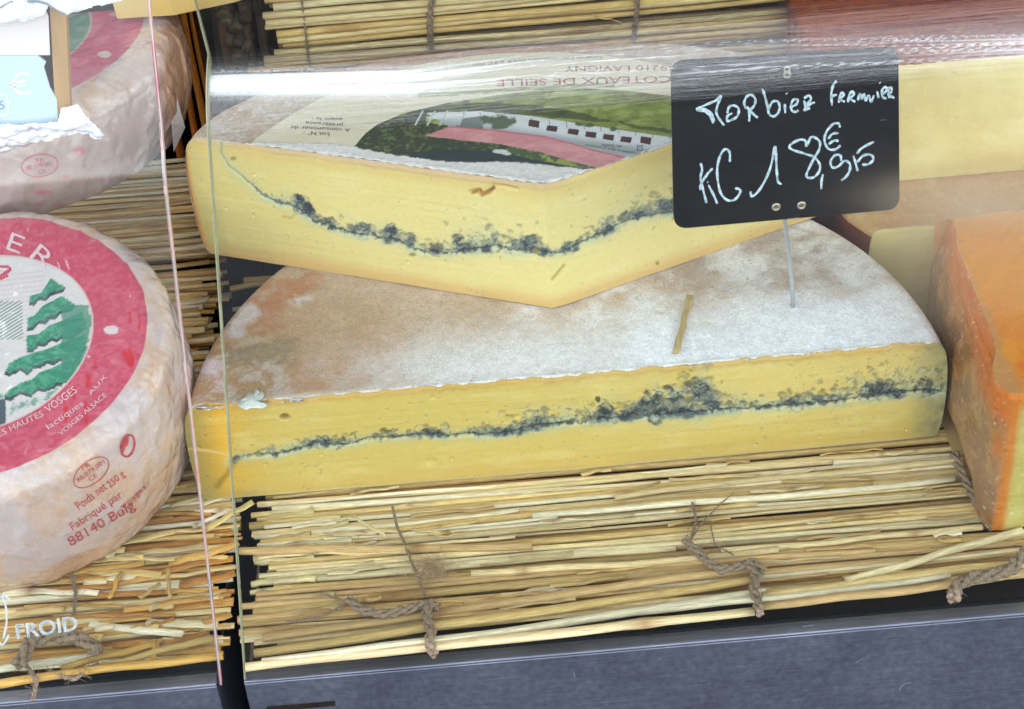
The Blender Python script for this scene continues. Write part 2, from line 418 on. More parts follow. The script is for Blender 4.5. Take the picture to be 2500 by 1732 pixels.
# recessed slot near the lower edge of the right front
a = ony(650, 1722, YF-.005)[0:3]; b = ony(815, 1703, YF-.005)
V = []; F = []; box(V, F, (a[0], YF-.0058, a[2]-.004), (b[0], YF-.0046, a[2]-.0015))
link('label_slot', mesh('label_slot', V, F, smooth=False), M['dark_board'], cab_r)
sb_ = BVHTree.FromPolygons([(-.7, YF-.0049, -.3), (.7, YF-.0049, -.3), (.7, YF-.0049, .0), (-.7, YF-.0049, .0)], [[0, 1, 2, 3]])
sm_ = surf('scratch_bright', (128, 134, 150), bump=0)
for st__ in ([(2088, 1620), (2098, 1612), (2108, 1607)], [(2196, 1688), (2200, 1676), (2212, 1668), (2224, 1667)], [(1604, 1610), (1616, 1606)], [(1960, 1530), (1985, 1526)], [(1400, 1640), (1404, 1655)]):
    strokes_decal('scratch', [st__], 1.3, sb_, sm_, cab_r, .0001)
# rubber bar in the trough between tray and guard
V = []; F = []; box(V, F, (-.60, .46, -.011), (.60, .48, .5)); cw = link('case_back', mesh('case_back', V, F, smooth=False), M['black_case'], cab_l)

# ------------------------------------------------------------------ straw
STRAW_C = [(238, 214, 156), (230, 200, 136), (241, 223, 176), (225, 191, 124), (247, 234, 200), (216, 180, 124), (236, 212, 162), (230, 206, 154)]
WARM_C = [(234, 200, 130), (222, 176, 100), (240, 216, 158), (212, 162, 92), (244, 228, 186), (196, 138, 72), (226, 196, 138), (248, 238, 208)]
GREY_C = [(222, 206, 152), (228, 212, 156), (208, 188, 136), (234, 222, 176), (200, 178, 124)]
def stalk(parent, p0, p1, r, rng, pal, name='straw', split=0, bow=.0015, n=14, nodes=None, darkend=True, k=8):
    p0 = np.array(p0, float); p1 = np.array(p1, float); L = np.linalg.norm(p1-p0)
    t = np.linspace(0, 1, n); P = p0+(p1-p0)*t[:, None]
    ph = rng.random()*6; f = rng.uniform(.6, 1.8)
    d = (p1-p0)/L; s = np.cross(d, [0, 0, 1]); s = s/(np.linalg.norm(s)+1e-9) if np.linalg.norm(s) > .2 else np.array([1., 0, 0]); u = np.cross(s, d)
    P = P+(bow*(np.sin(t*f*PI+ph)-math.sin(ph)*(1-t))+.0003*np.sin(t*17+ph))[:, None]*s+(.0004*np.sin(t*9+ph*2))[:, None]*u
    R = r*(1+.05*np.sin(t*7+ph)); c = lin(pal[rng.randrange(len(pal))])*rng.uniform(.82, 1.12)
    Cc = np.repeat(c[None], n, 0)*(1+.1*np.sin(t*5+ph))[:, None]
    if nodes is None: nodes = [rng.random()] if rng.random() < .35 else []
    for q in nodes:
        i = int(q*(n-1)); R = R*(1+.28*np.exp(-((t-t[i])*L/.0022)**2))
        w = np.exp(-((t-t[i])*L/.0018)**2)[:, None]; Cc = Cc*(1-w*.7)+lin((170, 120, 70))*w*.6
    if split:
        a = np.linspace(-.15*PI, 1.15*PI, 6) if split == 1 else None
        kk = 6; flat = .28
        V, F = tubeVF(P, R*1.25, 8, flat, True, rng.random()*.6); kk = 8
    else: V, F = tubeVF(P, R, k, rng.uniform(.75, 1), True, rng.random()); kk = k
    C = np.repeat(Cc, kk, 0); ec = lin((96, 68, 40)) if (darkend and not split) else c*.9
    C = np.vstack([C, ec[None], ec[None]])
    so = rng.random()*50
    ang = np.tile(np.arange(kk)/kk*2*PI, n); al = np.repeat(t*L, kk)
    G = np.c_[al*9+so, np.cos(ang)*r*260+so, np.sin(ang)*r*260]; G = np.vstack([G, G[:1], G[-1:]])
    return link(name, mesh(name, V, F, C, attrs={'grain': G}), M['straw'], parent)
def twine_cord(parent, P, R, rng, strands=3, twist=60, name='twine', n=90, fuzz=40):
    P = np.array([np.array(p) for p in P]); d = np.r_[0, np.cumsum(np.linalg.norm(np.diff(P, axis=0), axis=1))]
    t = np.linspace(0, d[-1], n); Q = np.c_[[np.interp(t, d, P[:, i]) for i in range(3)]].T
    k = np.ones(7)/7; 
    for i in range(3): Q[3:-3, i] = np.convolve(Q[:, i], k, 'valid')
    T, S, N = frame_along(Q); V = []; F = []
    for m in range(strands):
        a = t*twist*2*PI*.16/ (R*100) + m*2*PI/strands
        wob = 1+.25*np.sin(t*900+m)
        X = Q+(R*.55*wob*np.cos(a))[:, None]*S+(R*.55*wob*np.sin(a))[:, None]*N
        v, f = tubeVF(X, R*.58*(1+.2*np.sin(t*1500+m*2)), 6); b = len(V); V += v.tolist(); F += [[b+i for i in q] for q in f]
    for m in range(fuzz):
        i = rng.randrange(n); o = Q[i]; dv = np.array([rng.gauss(0, 1), rng.gauss(0, 1), abs(rng.gauss(0, 1))]); dv /= np.linalg.norm(dv)
        l = rng.uniform(.002, .006); bend = np.array([rng.gauss(0, 1) for _ in range(3)])*.0012
        v, f = tubeVF([o, o+dv*l*.5+bend*.5, o+dv*l+bend*1.5], .00009, 3); b = len(V); V += v.tolist(); F += [[b+i for i in q] for q in f]
    return link(name, mesh(name, V, F), M['twine'], parent)

rng = random.Random(7)
# front right mat
mr = thing('straw_mat', 'pale straw mat bound with brown twine, lying under the big cut cheese', 'straw mat', (.05, -.03, 0))
def ledge(y): return -.1655+.004*math.sin(y*90)+rng.uniform(0, .012)
y = -.1015; i = 0
while y < .03:
    r = rng.uniform(.0014, .0026) if rng.random() < .75 else rng.uniform(.0009, .0015)
    ang = rng.gauss(0, .010)-.004
    xl = ledge(y); xr = .32
    if rng.random() < .25:
        xm = rng.uniform(-.05, .2)
        stalk(mr, (xl, y, -r), (xm, y+ang*(xm-xl), -r+.0006), r, rng, STRAW_C, bow=.0012)
        stalk(mr, (xm-rng.uniform(-.002, .03), y+ang*(xm-xl)+.0006, -r-.0008), (xr, y+ang*(xr-xl), -r), r*.9, rng, STRAW_C, bow=.0014)
    else:
        stalk(mr, (xl, y, -r), (xr, y+ang*(xr-xl), -r), r, rng, STRAW_C, n=22, bow=.0022, split=(rng.random() < .12)*2)
    y += r*1.5+rng.uniform(.0002, .0012)
y = -.099
while y < .035:
    r = rng.uniform(.0012, .0022); a = rng.gauss(0, .02); xl = ledge(y)+rng.uniform(0, .02)
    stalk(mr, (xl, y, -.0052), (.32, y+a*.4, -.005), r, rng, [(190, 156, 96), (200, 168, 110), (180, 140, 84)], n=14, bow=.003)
    y += rng.uniform(.0026, .0046)
for _ in range(16):      # stalk ends seen in the gap below the upper cheese
    y = rng.uniform(.07, .20); stalk(mr, (-.196+rng.uniform(0, .012)+(.2-y)*.08, y, -.001), (-.10, y+rng.gauss(0, .004), .0), rng.uniform(.0014, .0024), rng, STRAW_C, n=8, bow=.001)
# stalks lying on top, crossing at a slant
for (x0, y0, x1, y1, r, nd) in ((600, 1632, 1840, 1488, .0025, [.81]), (620, 1596, 1850, 1408, .0025, None), (640, 1618, 1870, 1452, .0023, []), (640, 1560, 1870, 1385, .0024, None), (1860, 1480, 2500, 1400, .0022, []), (1860, 1455, 2500, 1372, .0024, None), (2060, 1420, 2500, 1300, .0021, [.03]), (1500, 1500, 2320, 1405, .0017, None),
                         (1300, 1258, 2330, 1170, .0017, []), (1500, 1215, 2350, 1120, .0018, []), (1760, 1345, 2400, 1290, .0016, [.75]), (585, 1345, 1300, 1330, .0022, None), (1150, 1400, 1900, 1345, .0018, None)):
    a = onz(x0, y0, .0012); b = onz(x1, y1, .0012)
    stalk(mr, a, b, r, rng, STRAW_C, n=24, bow=.0012, nodes=nd)
for _ in range(80):      # split slivers and chips on top of the mat
    x = rng.uniform(-.15, .24); y = rng.uniform(-.098, -.004); l = rng.uniform(.01, .05); a = rng.gauss(0, .06)
    stalk(mr, (x, y, .0004), (x+l, y+a*l, .0008), rng.uniform(.0004, .0012), rng, STRAW_C+[(236, 226, 196)], n=8, split=2, bow=.0006, name='sliver')
# short ends sticking out at the left side of the mat
for _ in range(26):
    y = rng.uniform(-.1, .0); x = -.163+rng.uniform(-.002, .006)
    stalk(mr, (x, y, -.002+rng.uniform(-.004, .001)), (x+rng.uniform(.02, .06), y+rng.gauss(0, .002), -.001), rng.uniform(.0009, .002), rng, GREY_C, n=8, bow=.0008)
def pz(pts, z): return [onz(x, y, z)+np.array([0, 0, 0.0]) for x, y in pts]
twine_cord(mr, pz([(958, 1238), (970, 1290), (985, 1320), (1000, 1360), (1040, 1460)], .0022), .0007, rng, fuzz=12)
twine_cord(mr, pz([(850, 1462), (880, 1490), (930, 1500), (985, 1492), (1040, 1475), (1072, 1480)], .0052), .0021, rng, fuzz=40)
twine_cord(mr, pz([(1050, 1470), (1040, 1500), (1052, 1540), (1048, 1575), (1060, 1600)], .0054), .0023, rng, fuzz=40)
twine_cord(mr, pz([(785, 1450), (850, 1470), (800, 1500), (700, 1520)], .0026), .0006, rng, fuzz=20)
twine_cord(mr, pz([(1672, 1318), (1700, 1345), (1730, 1375), (1760, 1392), (1800, 1385), (1840, 1372), (1862, 1395)], .0052), .0021, rng, fuzz=40)
twine_cord(mr, pz([(1830, 1380), (1850, 1410), (1838, 1440), (1850, 1470), (1856, 1500)], .0052), .0021, rng, fuzz=40)
twine_cord(mr, pz([(1690, 1225), (1700, 1270), (1688, 1315)], .0022), .0007, rng, fuzz=14)
twine_cord(mr, pz([(1685, 1320), (1720, 1270), (1760, 1230), (1790, 1205)], .0030), .0004, rng, strands=2, fuzz=10)
twine_cord(mr, pz([(1735, 1285), (1745, 1330), (1790, 1355)], .0030), .0004, rng, strands=2, fuzz=6)
twine_cord(mr, pz([(2325, 1465), (2335, 1430), (2370, 1412), (2430, 1402), (2470, 1390), (2500, 1350), (2530, 1330)], .0060), .0030, rng, fuzz=60)
twine_cord(mr, pz([(2330, 1110), (2370, 1200), (2420, 1290)], .0018), .0022, rng, n=60)

def fuzz_tuft(root, cx, cy, ax, ay, n, seed, z=.003):
    r_ = random.Random(seed); V = []; F = []
    for _ in range(n):
        o = onz(cx+r_.gauss(0, ax), cy+r_.gauss(0, ay), z+r_.random()*.003); d = np.array([r_.gauss(0, 1), r_.gauss(0, 1), r_.gauss(0, .5)]); d /= np.linalg.norm(d); b2 = np.array([r_.gauss(0, 1) for _ in range(3)])*.0012; l = r_.uniform(.002, .006)
        v, f = tubeVF([o, o+d*l*.5+b2, o+d*l], .00010, 3, caps=False); b = len(V); V += v.tolist(); F += [[b+i for i in q] for q in f]
    o = link('twine_fuzz', mesh('twine_fuzz', V, F), surf('fuzz', (206, 180, 142), rough=.9, bump=0), root); o['kind'] = 'stuff'
fuzz_tuft(mr, 1050, 1388, 26, 15, 420, 5)
# left mat
ml = thing('straw_mat', 'warm yellow split straw mat with ragged ends under the wrapped wheels', 'straw mat', (-.28, -.03, 0))
y = -.1035
while y < .30:
    r = rng.uniform(.0014, .0027) if y < .1 else rng.uniform(.0012, .0022)
    zz = 0 if y < .13 else (.012 if y < .2 else .03)
    px_end = -.1705 if y < .02 else -.188-.05*(y-.02)
    xr = px_end-rng.uniform(0, .016); ang = rng.gauss(0, .02)
    stalk(ml, (-.42, y+ang*.2, zz-r), (xr, y, zz-r), r, rng, WARM_C if y < .09 else [(248, 224, 172), (244, 210, 148), (252, 238, 204), (236, 192, 124)], n=16, bow=.002, split=(rng.random() < .4)*2, nodes=None)  # rear stalks coloured paler to make up for shade between the wheels
    y += r*1.5+rng.uniform(.0002, .0014)
for lay_ in range(1, 6):
    y = .10
    while y < .29:
        zz = (0 if y < .13 else (.012 if y < .2 else .03))-.0045*lay_
        stalk(ml, (-.33, y, zz), (-.188-.05*(y-.02)-rng.uniform(-.004, .014), y+rng.gauss(0, .002), zz), rng.uniform(.0012, .0024), rng, [(248, 224, 172), (244, 204, 140), (252, 238, 204), (226, 170, 100)], n=7, bow=.001, split=(rng.random() < .4)*2)  # stack layers lightened against the same shade
        y += rng.uniform(.006, .013)
y = -.10
while y < .10:
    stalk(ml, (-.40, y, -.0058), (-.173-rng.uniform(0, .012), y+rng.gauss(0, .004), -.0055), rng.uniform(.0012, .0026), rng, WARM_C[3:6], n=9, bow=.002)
    y += rng.uniform(.0028, .0048)
for _ in range(70):
    x = rng.uniform(-.29, -.19); y = rng.uniform(-.1, .03); l = rng.uniform(.008, .06); a = rng.gauss(0, .1)
    stalk(ml, (x, y, .0003), (min(x+l, -.172), y+a*l, rng.uniform(.0005, .002)), rng.uniform(.0005, .0022), rng, WARM_C, n=8, split=2, bow=.0008, name='sliver')
for _ in range(26):
    y = rng.uniform(-.095, .02); x = -.178+rng.uniform(-.004, .002)
    stalk(ml, (x-rng.uniform(.01, .04), y, -.001-rng.random()*.004), (x+rng.uniform(0, .008), y+rng.gauss(0, .002), -.001), rng.uniform(.0004, .0012), rng, WARM_C, n=7, split=2, bow=.0008, name='sliver')
for (x0, y0, x1, y1, r) in ((150, 1635, 380, 1570, .0020), (0, 1668, 545, 1600, .0023), (265, 1462, 300, 1395, .0009), (340, 1460, 392, 1425, .0011), (410, 1385, 412, 1460, .0008), (366, 1625, 385, 1560, .0013), (200, 1640, 520, 1560, .002)):
    stalk(ml, onz(x0, y0, .002), onz(x1, y1, .003), r, rng, [(214, 170, 88), (205, 175, 110)], n=10, split=2 if r < .0015 else 0, bow=.0006, nodes=[.04] if r == .0020 else [])
twine_cord(ml, pz([(45, 1625), (75, 1565), (130, 1550), (200, 1560), (240, 1590)], .006), .0032, rng, fuzz=160)
twine_cord(ml, pz([(60, 1620), (90, 1660), (80, 1710)], .004), .0010, rng, fuzz=50)
twine_cord(ml, pz([(120, 1640), (180, 1660), (240, 1620)], .003), .0010, rng, fuzz=90)
twine_cord(ml, pz([(175, 1400), (185, 1450), (180, 1500)], .003), .0009, rng, fuzz=50)

# mat standing behind the cheeses
mb = thing('straw_mat', 'upright straw mat tied with brown twine behind the uppermost cut cheese', 'straw mat', (0, .25, .05))
zt = .05; i = 0
while zt < .235:
    r = rng.uniform(.0016, .0028); base = -.152-.035*(.25-zt)*.6+rng.uniform(-.004, .012)
    if .112 < zt < .122: base -= .012
    a = rng.gauss(-.012, .010)
    stalk(mb, (base, .25+rng.uniform(-.001, .001), zt), (.158+rng.uniform(-.006, .006), .25+rng.uniform(-.001, .001), zt+a*.3+.004), r, rng, STRAW_C, n=16, bow=.0008)
    zt += r*1.5+rng.uniform(0, .0012)
zt = .052
while zt < .235:
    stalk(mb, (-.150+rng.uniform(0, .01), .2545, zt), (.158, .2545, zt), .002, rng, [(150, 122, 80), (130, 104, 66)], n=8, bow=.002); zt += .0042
def py_(pts, y): return [ony(a_, b_, y) for a_, b_ in pts]
twine_cord(mb, py_([(1058, -20), (1050, 30), (1050, 70), (1052, 120)], .2465), .0018, rng, fuzz=50)
twine_cord(mb, py_([(1556, -20), (1555, 30), (1550, 70), (1546, 110)], .2465), .0014, rng)
twine_cord(mb, py_([(735, -10), (745, 70), (752, 130), (758, 190)], .2470), .0008, rng, strands=2, fuzz=10)
for _ in range(14):
    zz = rng.uniform(.1, .17); x = rng.uniform(-.1, .14)
    stalk(mb, (x, .2462, zz), (x+rng.uniform(.006, .03), .2462, zz+rng.gauss(0, .004)), rng.uniform(.0003, .0008), rng, STRAW_C, n=6, split=2, name='sliver')

# upright reed screen in the dark gap
rs = thing('reed_screen', 'brown upright reed screen in the dark gap behind the upper cheeses', 'reed screen', (-.19, .30, -.01))
x = -.228
while x < -.150:
    r = rng.uniform(.0020, .0034)
    pal = [(196, 112, 40), (150, 78, 26), (206, 130, 50), (60, 36, 18)] if x < -.193 else [(96, 80, 66), (74, 64, 58), (120, 104, 86), (58, 52, 50)]
    top = .26 if x < -.17 else rng.uniform(.11, .2)
    stalk(rs, (x, .302+rng.uniform(0, .004), -.01), (x+rng.gauss(.004, .003), .302, top), r, rng, pal, n=10, bow=.0015, k=7, name='reed')
    x += r*1.7+(.006 if x < -.215 else .0004)
for _ in range(12):      # reeds seen end on
    c = ony(rng.uniform(540, 605), rng.uniform(20, 240), .296)
    stalk(rs, c, c+np.array([.002, .012, .004]), rng.uniform(.0028, .0042), rng, [(140, 124, 104), (112, 98, 84)], n=4, bow=0, nodes=[], k=9, name='reed')
V = []; F = []; box(V, F, (-.30, .318, .0), (.30, .326, .30)); bc = thing('backing_board', 'dark backing board behind the upright straw and reeds', 'board', (0, .322, 0))
link('panel', mesh('panel', V, F, smooth=False), M['slate'], bc)

# ------------------------------------------------------------------ cut cheeses
def resample(pts, n, ease=.0):
    P = np.array(pts, float); d = np.r_[0, np.cumsum(np.linalg.norm(np.diff(P, axis=0), axis=1))]
    t = np.linspace(0, 1, n); t = t*(1-ease)+ease*(.5-.5*np.cos(PI*t)); t *= d[-1]
    return np.c_[np.interp(t, d, P[:, 0]), np.interp(t, d, P[:, 1])]
def half_cheese(root, front, back, z0, z1, bulge, nx, nz, nt, face_c, rind_c, rag=.0006, sh=.008, face_rough=.00025, seed=0,
                face_mat='paste', rind_mat='rind', pit=None, side_c=None):
    Fr = resample(front, nx, .35); Bk = resample(back, nx, .35)
    sgn = ss(np.linspace(0, 1, nx), 0, .03)*ss(1-np.linspace(0, 1, nx), 0, .03)
    s = np.r_[0, np.cumsum(np.linalg.norm(np.diff(Fr, axis=0), axis=1))]; L = s[-1]
    T = np.gradient(Fr, axis=0); T /= np.linalg.norm(T, axis=1)[:, None]; Nf = np.c_[T[:, 1], -T[:, 0]]      # towards the viewer
    TB = np.gradient(Bk, axis=0); TB /= np.linalg.norm(TB, axis=1)[:, None]+1e-12; NB = np.c_[-TB[:, 1], TB[:, 0]]
    # top height falls off near the rim
    def drop(P2):
        d = np.full(P2.shape[0], 1e9)
        st3 = max(1, nx//160)
        for i0 in range(0, nx-1, st3):
            i1 = min(i0+st3, nx-1); ex, ey = Bk[i1]-Bk[i0]; LL = ex*ex+ey*ey+1e-12
            tt_ = np.clip(((P2[:, 0]-Bk[i0, 0])*ex+(P2[:, 1]-Bk[i0, 1])*ey)/LL, 0, 1)
            d = np.minimum(d, (P2[:, 0]-Bk[i0, 0]-tt_*ex)**2+(P2[:, 1]-Bk[i0, 1]-tt_*ey)**2)
        d = np.sqrt(d)
        q = np.clip(1-d/sh, 0, 1); return sh*(1-np.sqrt(np.clip(1-q*q, 0, 1)))*.8
    ztop = z1-drop(Fr)
    edge = fbm(np.c_[s, s*0, s*0], 260, 4, seed)-.5; edge2 = fbm(np.c_[s, s*0+3, s*0], 90, 4, seed+9)-.5
    v = np.linspace(0, 1, nz)
    # rim profile: how far the side bulges outward at height v
    def o(v): return bulge*np.sqrt(np.clip(1-(2*v-1)**2, 0, 1))**.8
    e = np.minimum(s, L-s); outw = 1-ss(e, 0, .012); sg = np.where(s < L/2, -1, 1)
    X = Fr[:, None, 0]+sg[:, None]*outw[:, None]*o(v)[None]*T[:, None, 0]
    Y = Fr[:, None, 1]+sg[:, None]*outw[:, None]*o(v)[None]*T[:, None, 1]
    ztf = ztop+rag*edge*2*sgn
    Z = z0+v[None]*(ztf[:, None]-z0)
    P = np.stack([X, Y, Z], -1)
    nrm = fbm(P, 140, 4, seed+3)-.5; amp = face_rough*nrm*2+(fbm(P*np.array([14, 14, 420]), 1, 4, seed+31)-.5)*.00042+(fbm(P*np.array([60, 60, 14]), 1, 3, seed+35)-.5)*.0006
    r_ = random.Random(seed)
    for _ in range(26):
        a_i = r_.randrange(nx); b_i = r_.uniform(.08, .92); rr = r_.uniform(.0006, .0015); q = np.hypot((P[..., 0]-P[a_i, 0, 0]), P[..., 2]-(z0+b_i*(z1-z0))); amp = amp-.0011*(1-ss(q, rr*.3, rr))
    amp = amp+rag*1.2*edge2[:, None]*ss(v, .93, 1)[None]-(.0007*ss(1-v, .03, 0)*1)[None]
    px, py = proj(P.reshape(-1, 3)); px = px.reshape(X.shape); py = py.reshape(X.shape)
    if pit is not None: amp = amp-pit(px, py, P)
    P = P+amp[..., None]*np.stack([Nf[:, 0], Nf[:, 1], Nf[:, 0]*0], -1)[:, None]
    C = face_c(px, py, np.broadcast_to(s[:, None], X.shape), np.broadcast_to(v[None], X.shape), P)
    for sd in list(PIT):
        P = P-(PIT.pop(sd))[..., None]*np.stack([Nf[:, 0], Nf[:, 1], Nf[:, 0]*0], -1)[:, None]
    fo = link('cut_face', mesh('cut_face', P.reshape(-1, 3), gridF(nx, nz), C.reshape(-1, 3)), M[face_mat], root)
    # rind: top sheet + side wall
    t = np.linspace(0, 1, nt)**1.15; F0 = P[:, -1, :].copy()
    G = F0[:, None, :2]*(1-t)[None, :, None]+Bk[:, None]*t[None, :, None]
    zz = z1-drop(G.reshape(-1, 2)).reshape(nx, nt); zz[:, 0] = F0[:, 2]
    rr = fbm(np.c_[G.reshape(-1, 2), np.zeros(nx*nt)], 220, 4, seed+5).reshape(nx, nt)-.5
    r2 = fbm(np.c_[G.reshape(-1, 2), np.zeros(nx*nt)], 30, 3, seed+6).reshape(nx, nt)-.5
    fade = ss(t, 0, .04)[None]; zz = zz+(rr*.0007+r2*.0016)*fade*ss(1-t, 0, .1)[None]
    zz = zz+(.0006*np.exp(-t/.012))[None]*sgn[:, None]*ss(t, 0, .004)[None]
    top = np.concatenate([G, zz[..., None]], -1)
    pxt, pyt = proj(top.reshape(-1, 3)); Ct = rind_c(pxt.reshape(nx, nt), pyt.reshape(nx, nt), top)
    nw = 24; w = np.linspace(0, 1, nw); vv = 1-w
    zb = z1-drop(Bk)
    side = np.concatenate([Bk[:, None]+NB[:, None]*(o(vv)*1)[None, :, None], (z0+vv[None]*(zb[:, None]-z0))[..., None]], -1)
    side[:, 0] = top[:, -1]
    pxs, pys = proj(side.reshape(-1, 3)); Cs = (side_c or rind_c)(pxs.reshape(nx, nw), pys.reshape(nx, nw), side)
    V = np.vstack([top.reshape(-1, 3), side.reshape(-1, 3)]); Fc = np.vstack([gridF(nx, nt), gridF(nx, nw, base=nx*nt)])
    ro = link('rind', mesh('rind', V, Fc, np.vstack([Ct.reshape(-1, 3), Cs.reshape(-1, 3)])), M[rind_mat], root)
    bt = np.vstack([Fr, Bk[::-1]]); Vb = [(x, y, z0) for x, y in bt]
    link('underside', mesh('underside', Vb, [list(range(len(Vb)))[::-1]], np.repeat(lin((190, 160, 110))[None], len(Vb), 0)), M[rind_mat], root)
    return fo, ro

def blobs(px, py, L):
    r = np.zeros(np.shape(px))
    for (x, y, a, b, k) in L: r = r+k*np.exp(-(((px-x)/a)**2+((py-y)/b)**2))
    return r
VEIN_L = [(562, 1128), (575, 1118), (630, 1113), (672, 1111), (724, 1098), (770, 1086), (805, 1090), (851, 1086), (903, 1071), (954, 1069), (1039, 1064), (1100, 1066), (1143, 1062), (1185, 1064), (1240, 1060), (1292, 1047), (1338, 1039),
          (1398, 1034), (1462, 1026), (1526, 1022), (1590, 1019), (1654, 1013), (1718, 1007), (1765, 1002), (1824, 1000), (1900, 994), (1950, 990), (1996, 985), (2040, 982), (2105, 972), (2168, 964), (2211, 957), (2254, 955), (2300, 958)]
UV1 = [(540, 347), (539, 372), (556, 403), (581, 425), (615, 454), (647, 482), (684, 496), (713, 504), (738, 519), (769, 544), (800, 551), (832, 563), (879, 577), (910, 576), (935, 585), (973, 588), (998, 604), (1035, 617)]
UV2 = [(1084, 619), (1128, 613), (1172, 607), (1215, 601), (1247, 613), (1278, 613), (1306, 607), (1328, 619), (1353, 621), (1378, 616), (1403, 604), (1425, 590), (1457, 576), (1485, 569), (1510, 551), (1541, 538), (1573, 529), (1604, 525), (1640, 519), (1700, 505)]
VEIN_U = UV1+UV2
PIT = {}
def vein_paint(C, px, py, P, line, ampf, clumps, seed, w=1.6, below=.25):
    r_ = random.Random(seed); shp = px.shape
    w1 = fbm(P, 500, 3, seed)-.5; w2 = fbm(P+3.3, 500, 3, seed+1)-.5; w3 = fbm(P, 1300, 2, seed+2)-.5; n3 = fbm(P, 130, 3, seed+6); n4 = fbm(P, 260, 3, seed+7, .6)
    qx = px+w1*13; qy = py+w2*13
    d = segdist(px+w1*12, py+w2*15, line)
    X = np.array([p[0] for p in line]); Y = np.array([p[1] for p in line]); o = np.argsort(X); X = X[o]; Y = Y[o]
    h = np.interp(px, X, Y)-py; ax = [a[0] for a in ampf]; ay = [a[1] for a in ampf]; A = np.interp(px, ax, ay)
    up = np.where(h > 0, h/np.maximum(A, 1), -h/np.maximum(A*below+4, 1)); near = np.exp(-(up*1.1)**2)*ss(A, 0, 12)
    cl = blobs(px, py, clumps)
    halo = np.exp(-(d/13)**2)*.55+near*.55*ss(n3+cl*.25, .38, .62)
    C = mix(C, lin((186, 194, 160)), np.clip(halo, 0, .8)*ss(A+8, 0, 12))
    C = mix(C, lin((146, 158, 148)), ss(near*.6+cl*.5+(n4-.5)*.9, .45, .9)*.8)
    C = mix(C, lin((104, 118, 118)), ss(cl*.8+near*.25+(n4-.5)*1.1+w1*.5, .6, 1.0)*.75)
    dk = np.zeros(shp); rim = np.zeros(shp); pale = np.zeros(shp); pit = np.zeros(shp)
    def put(x, y, a, b, rot, k, ring):
        m = 2.2*max(a, b)+10
        i = np.where((px[:, 0] > x-m) & (px[:, 0] < x+m))[0]
        if len(i) == 0: return
        i = slice(i[0], i[-1]+1); c_, s_ = math.cos(rot), math.sin(rot); X_ = qx[i]-x; Y_ = qy[i]-y
        q = np.hypot((X_*c_+Y_*s_)/a, (-X_*s_+Y_*c_)/b)
        if ring:
            rim[i] = np.maximum(rim[i], k*np.exp(-((q-1)/.30)**2)*(.35+.65*ss(n4[i], .38, .55))); pale[i] = np.maximum(pale[i], k*.7*(1-ss(q, .6, .9)))
        else: dk[i] = np.maximum(dk[i], k*(1-ss(q, .5, 1.3)))
        pit[i] = np.maximum(pit[i], .0005*min(1, b/6)*(1-ss(q, .3, 1.1)))
    x0, x1 = line[0][0]+40, line[-1][0]; x = x0
    while x < x1:
        Ax = float(np.interp(x, ax, ay)); c_ = sum(k for (cx_, cy_, a_, b_, k) in clumps if abs(cx_-x) < a_)
        y = float(np.interp(x, X, Y)); n = (1 if r_.random() < .3+Ax/60 else 0)+(1 if r_.random() < Ax/70 else 0)+(1 if r_.random() < Ax/70 else 0)+(1 if Ax > 80 else 0)
        for _ in range(n):
            hh = abs(r_.gauss(0, .42))*Ax; a = r_.uniform(3.2, 11)*(1+.35*min(c_, 1.2)); b = a*r_.uniform(.3, .75)
            put(x+r_.gauss(0, 6), y-hh, a, b, r_.gauss(-.1, .6), r_.uniform(.55, 1)*math.exp(-hh/(Ax+30)), r_.random() < .14)
        x += r_.uniform(4, 9)
    for (cx_, cy_, a_, b_, k) in clumps:
        for _ in range(int(3+a_*b_/75)):
            a = r_.uniform(6, 16)*min(1.3, .6+k*.5); put(cx_+r_.gauss(0, a_*.42), cy_+r_.gauss(0, b_*.42), a, a*r_.uniform(.4, .8), r_.gauss(-.15, .5), min(1, .7+.4*k), r_.random() < .35)
        for _ in range(int(1+a_*b_/220)):
            x = cx_+r_.gauss(0, a_*.5); y = cy_+r_.gauss(0, b_*.6); a = r_.uniform(7, 20); t = r_.gauss(-.2, .7)
            put(x, y, a, r_.uniform(1.0, 2.0), t, .8, False)
    C = mix(C, lin((196, 202, 186)), pale*.6)
    C = mix(C, lin((84, 96, 96)), np.clip(rim, 0, 1)*.9)
    C = mix(C, lin((52, 62, 68)), np.clip(dk*(.85+.6*w3), 0, 1)*.93)
    C = mix(C, lin((34, 44, 54)), ss(dk, .7, 1)*ss(n4, .46, .6)*.7)
    C = mix(C, lin((188, 194, 190)), ss(w3, .16, .24)*ss(dk+rim, .4, .9)*.5)
    fadeL = .3+.7*ss(px, line[0][0]+10, line[0][0]+110); lw = w*(.75+.9*np.clip(A, 0, 60)/60*ss(n3, .35, .6))
    lm = np.exp(-(d/(lw*1.25))**2)
    C = mix(C, lin((52, 64, 70)), np.clip(lm*1.2, 0, 1)*.9*fadeL)
    PIT[seed] = pit+.0006*lm
    return C, near, dk, lm
def specks(C, P, px, py, dens, seed, colr=(150, 150, 110)):
    n = fbm(P*np.array([1, 1, 1.4]), 480, 2, seed); m = fbm(P, 60, 3, seed+3)
    return mix(C, lin(colr), ss(n, dens, dens+.05)*ss(m, .45, .6)*.6)

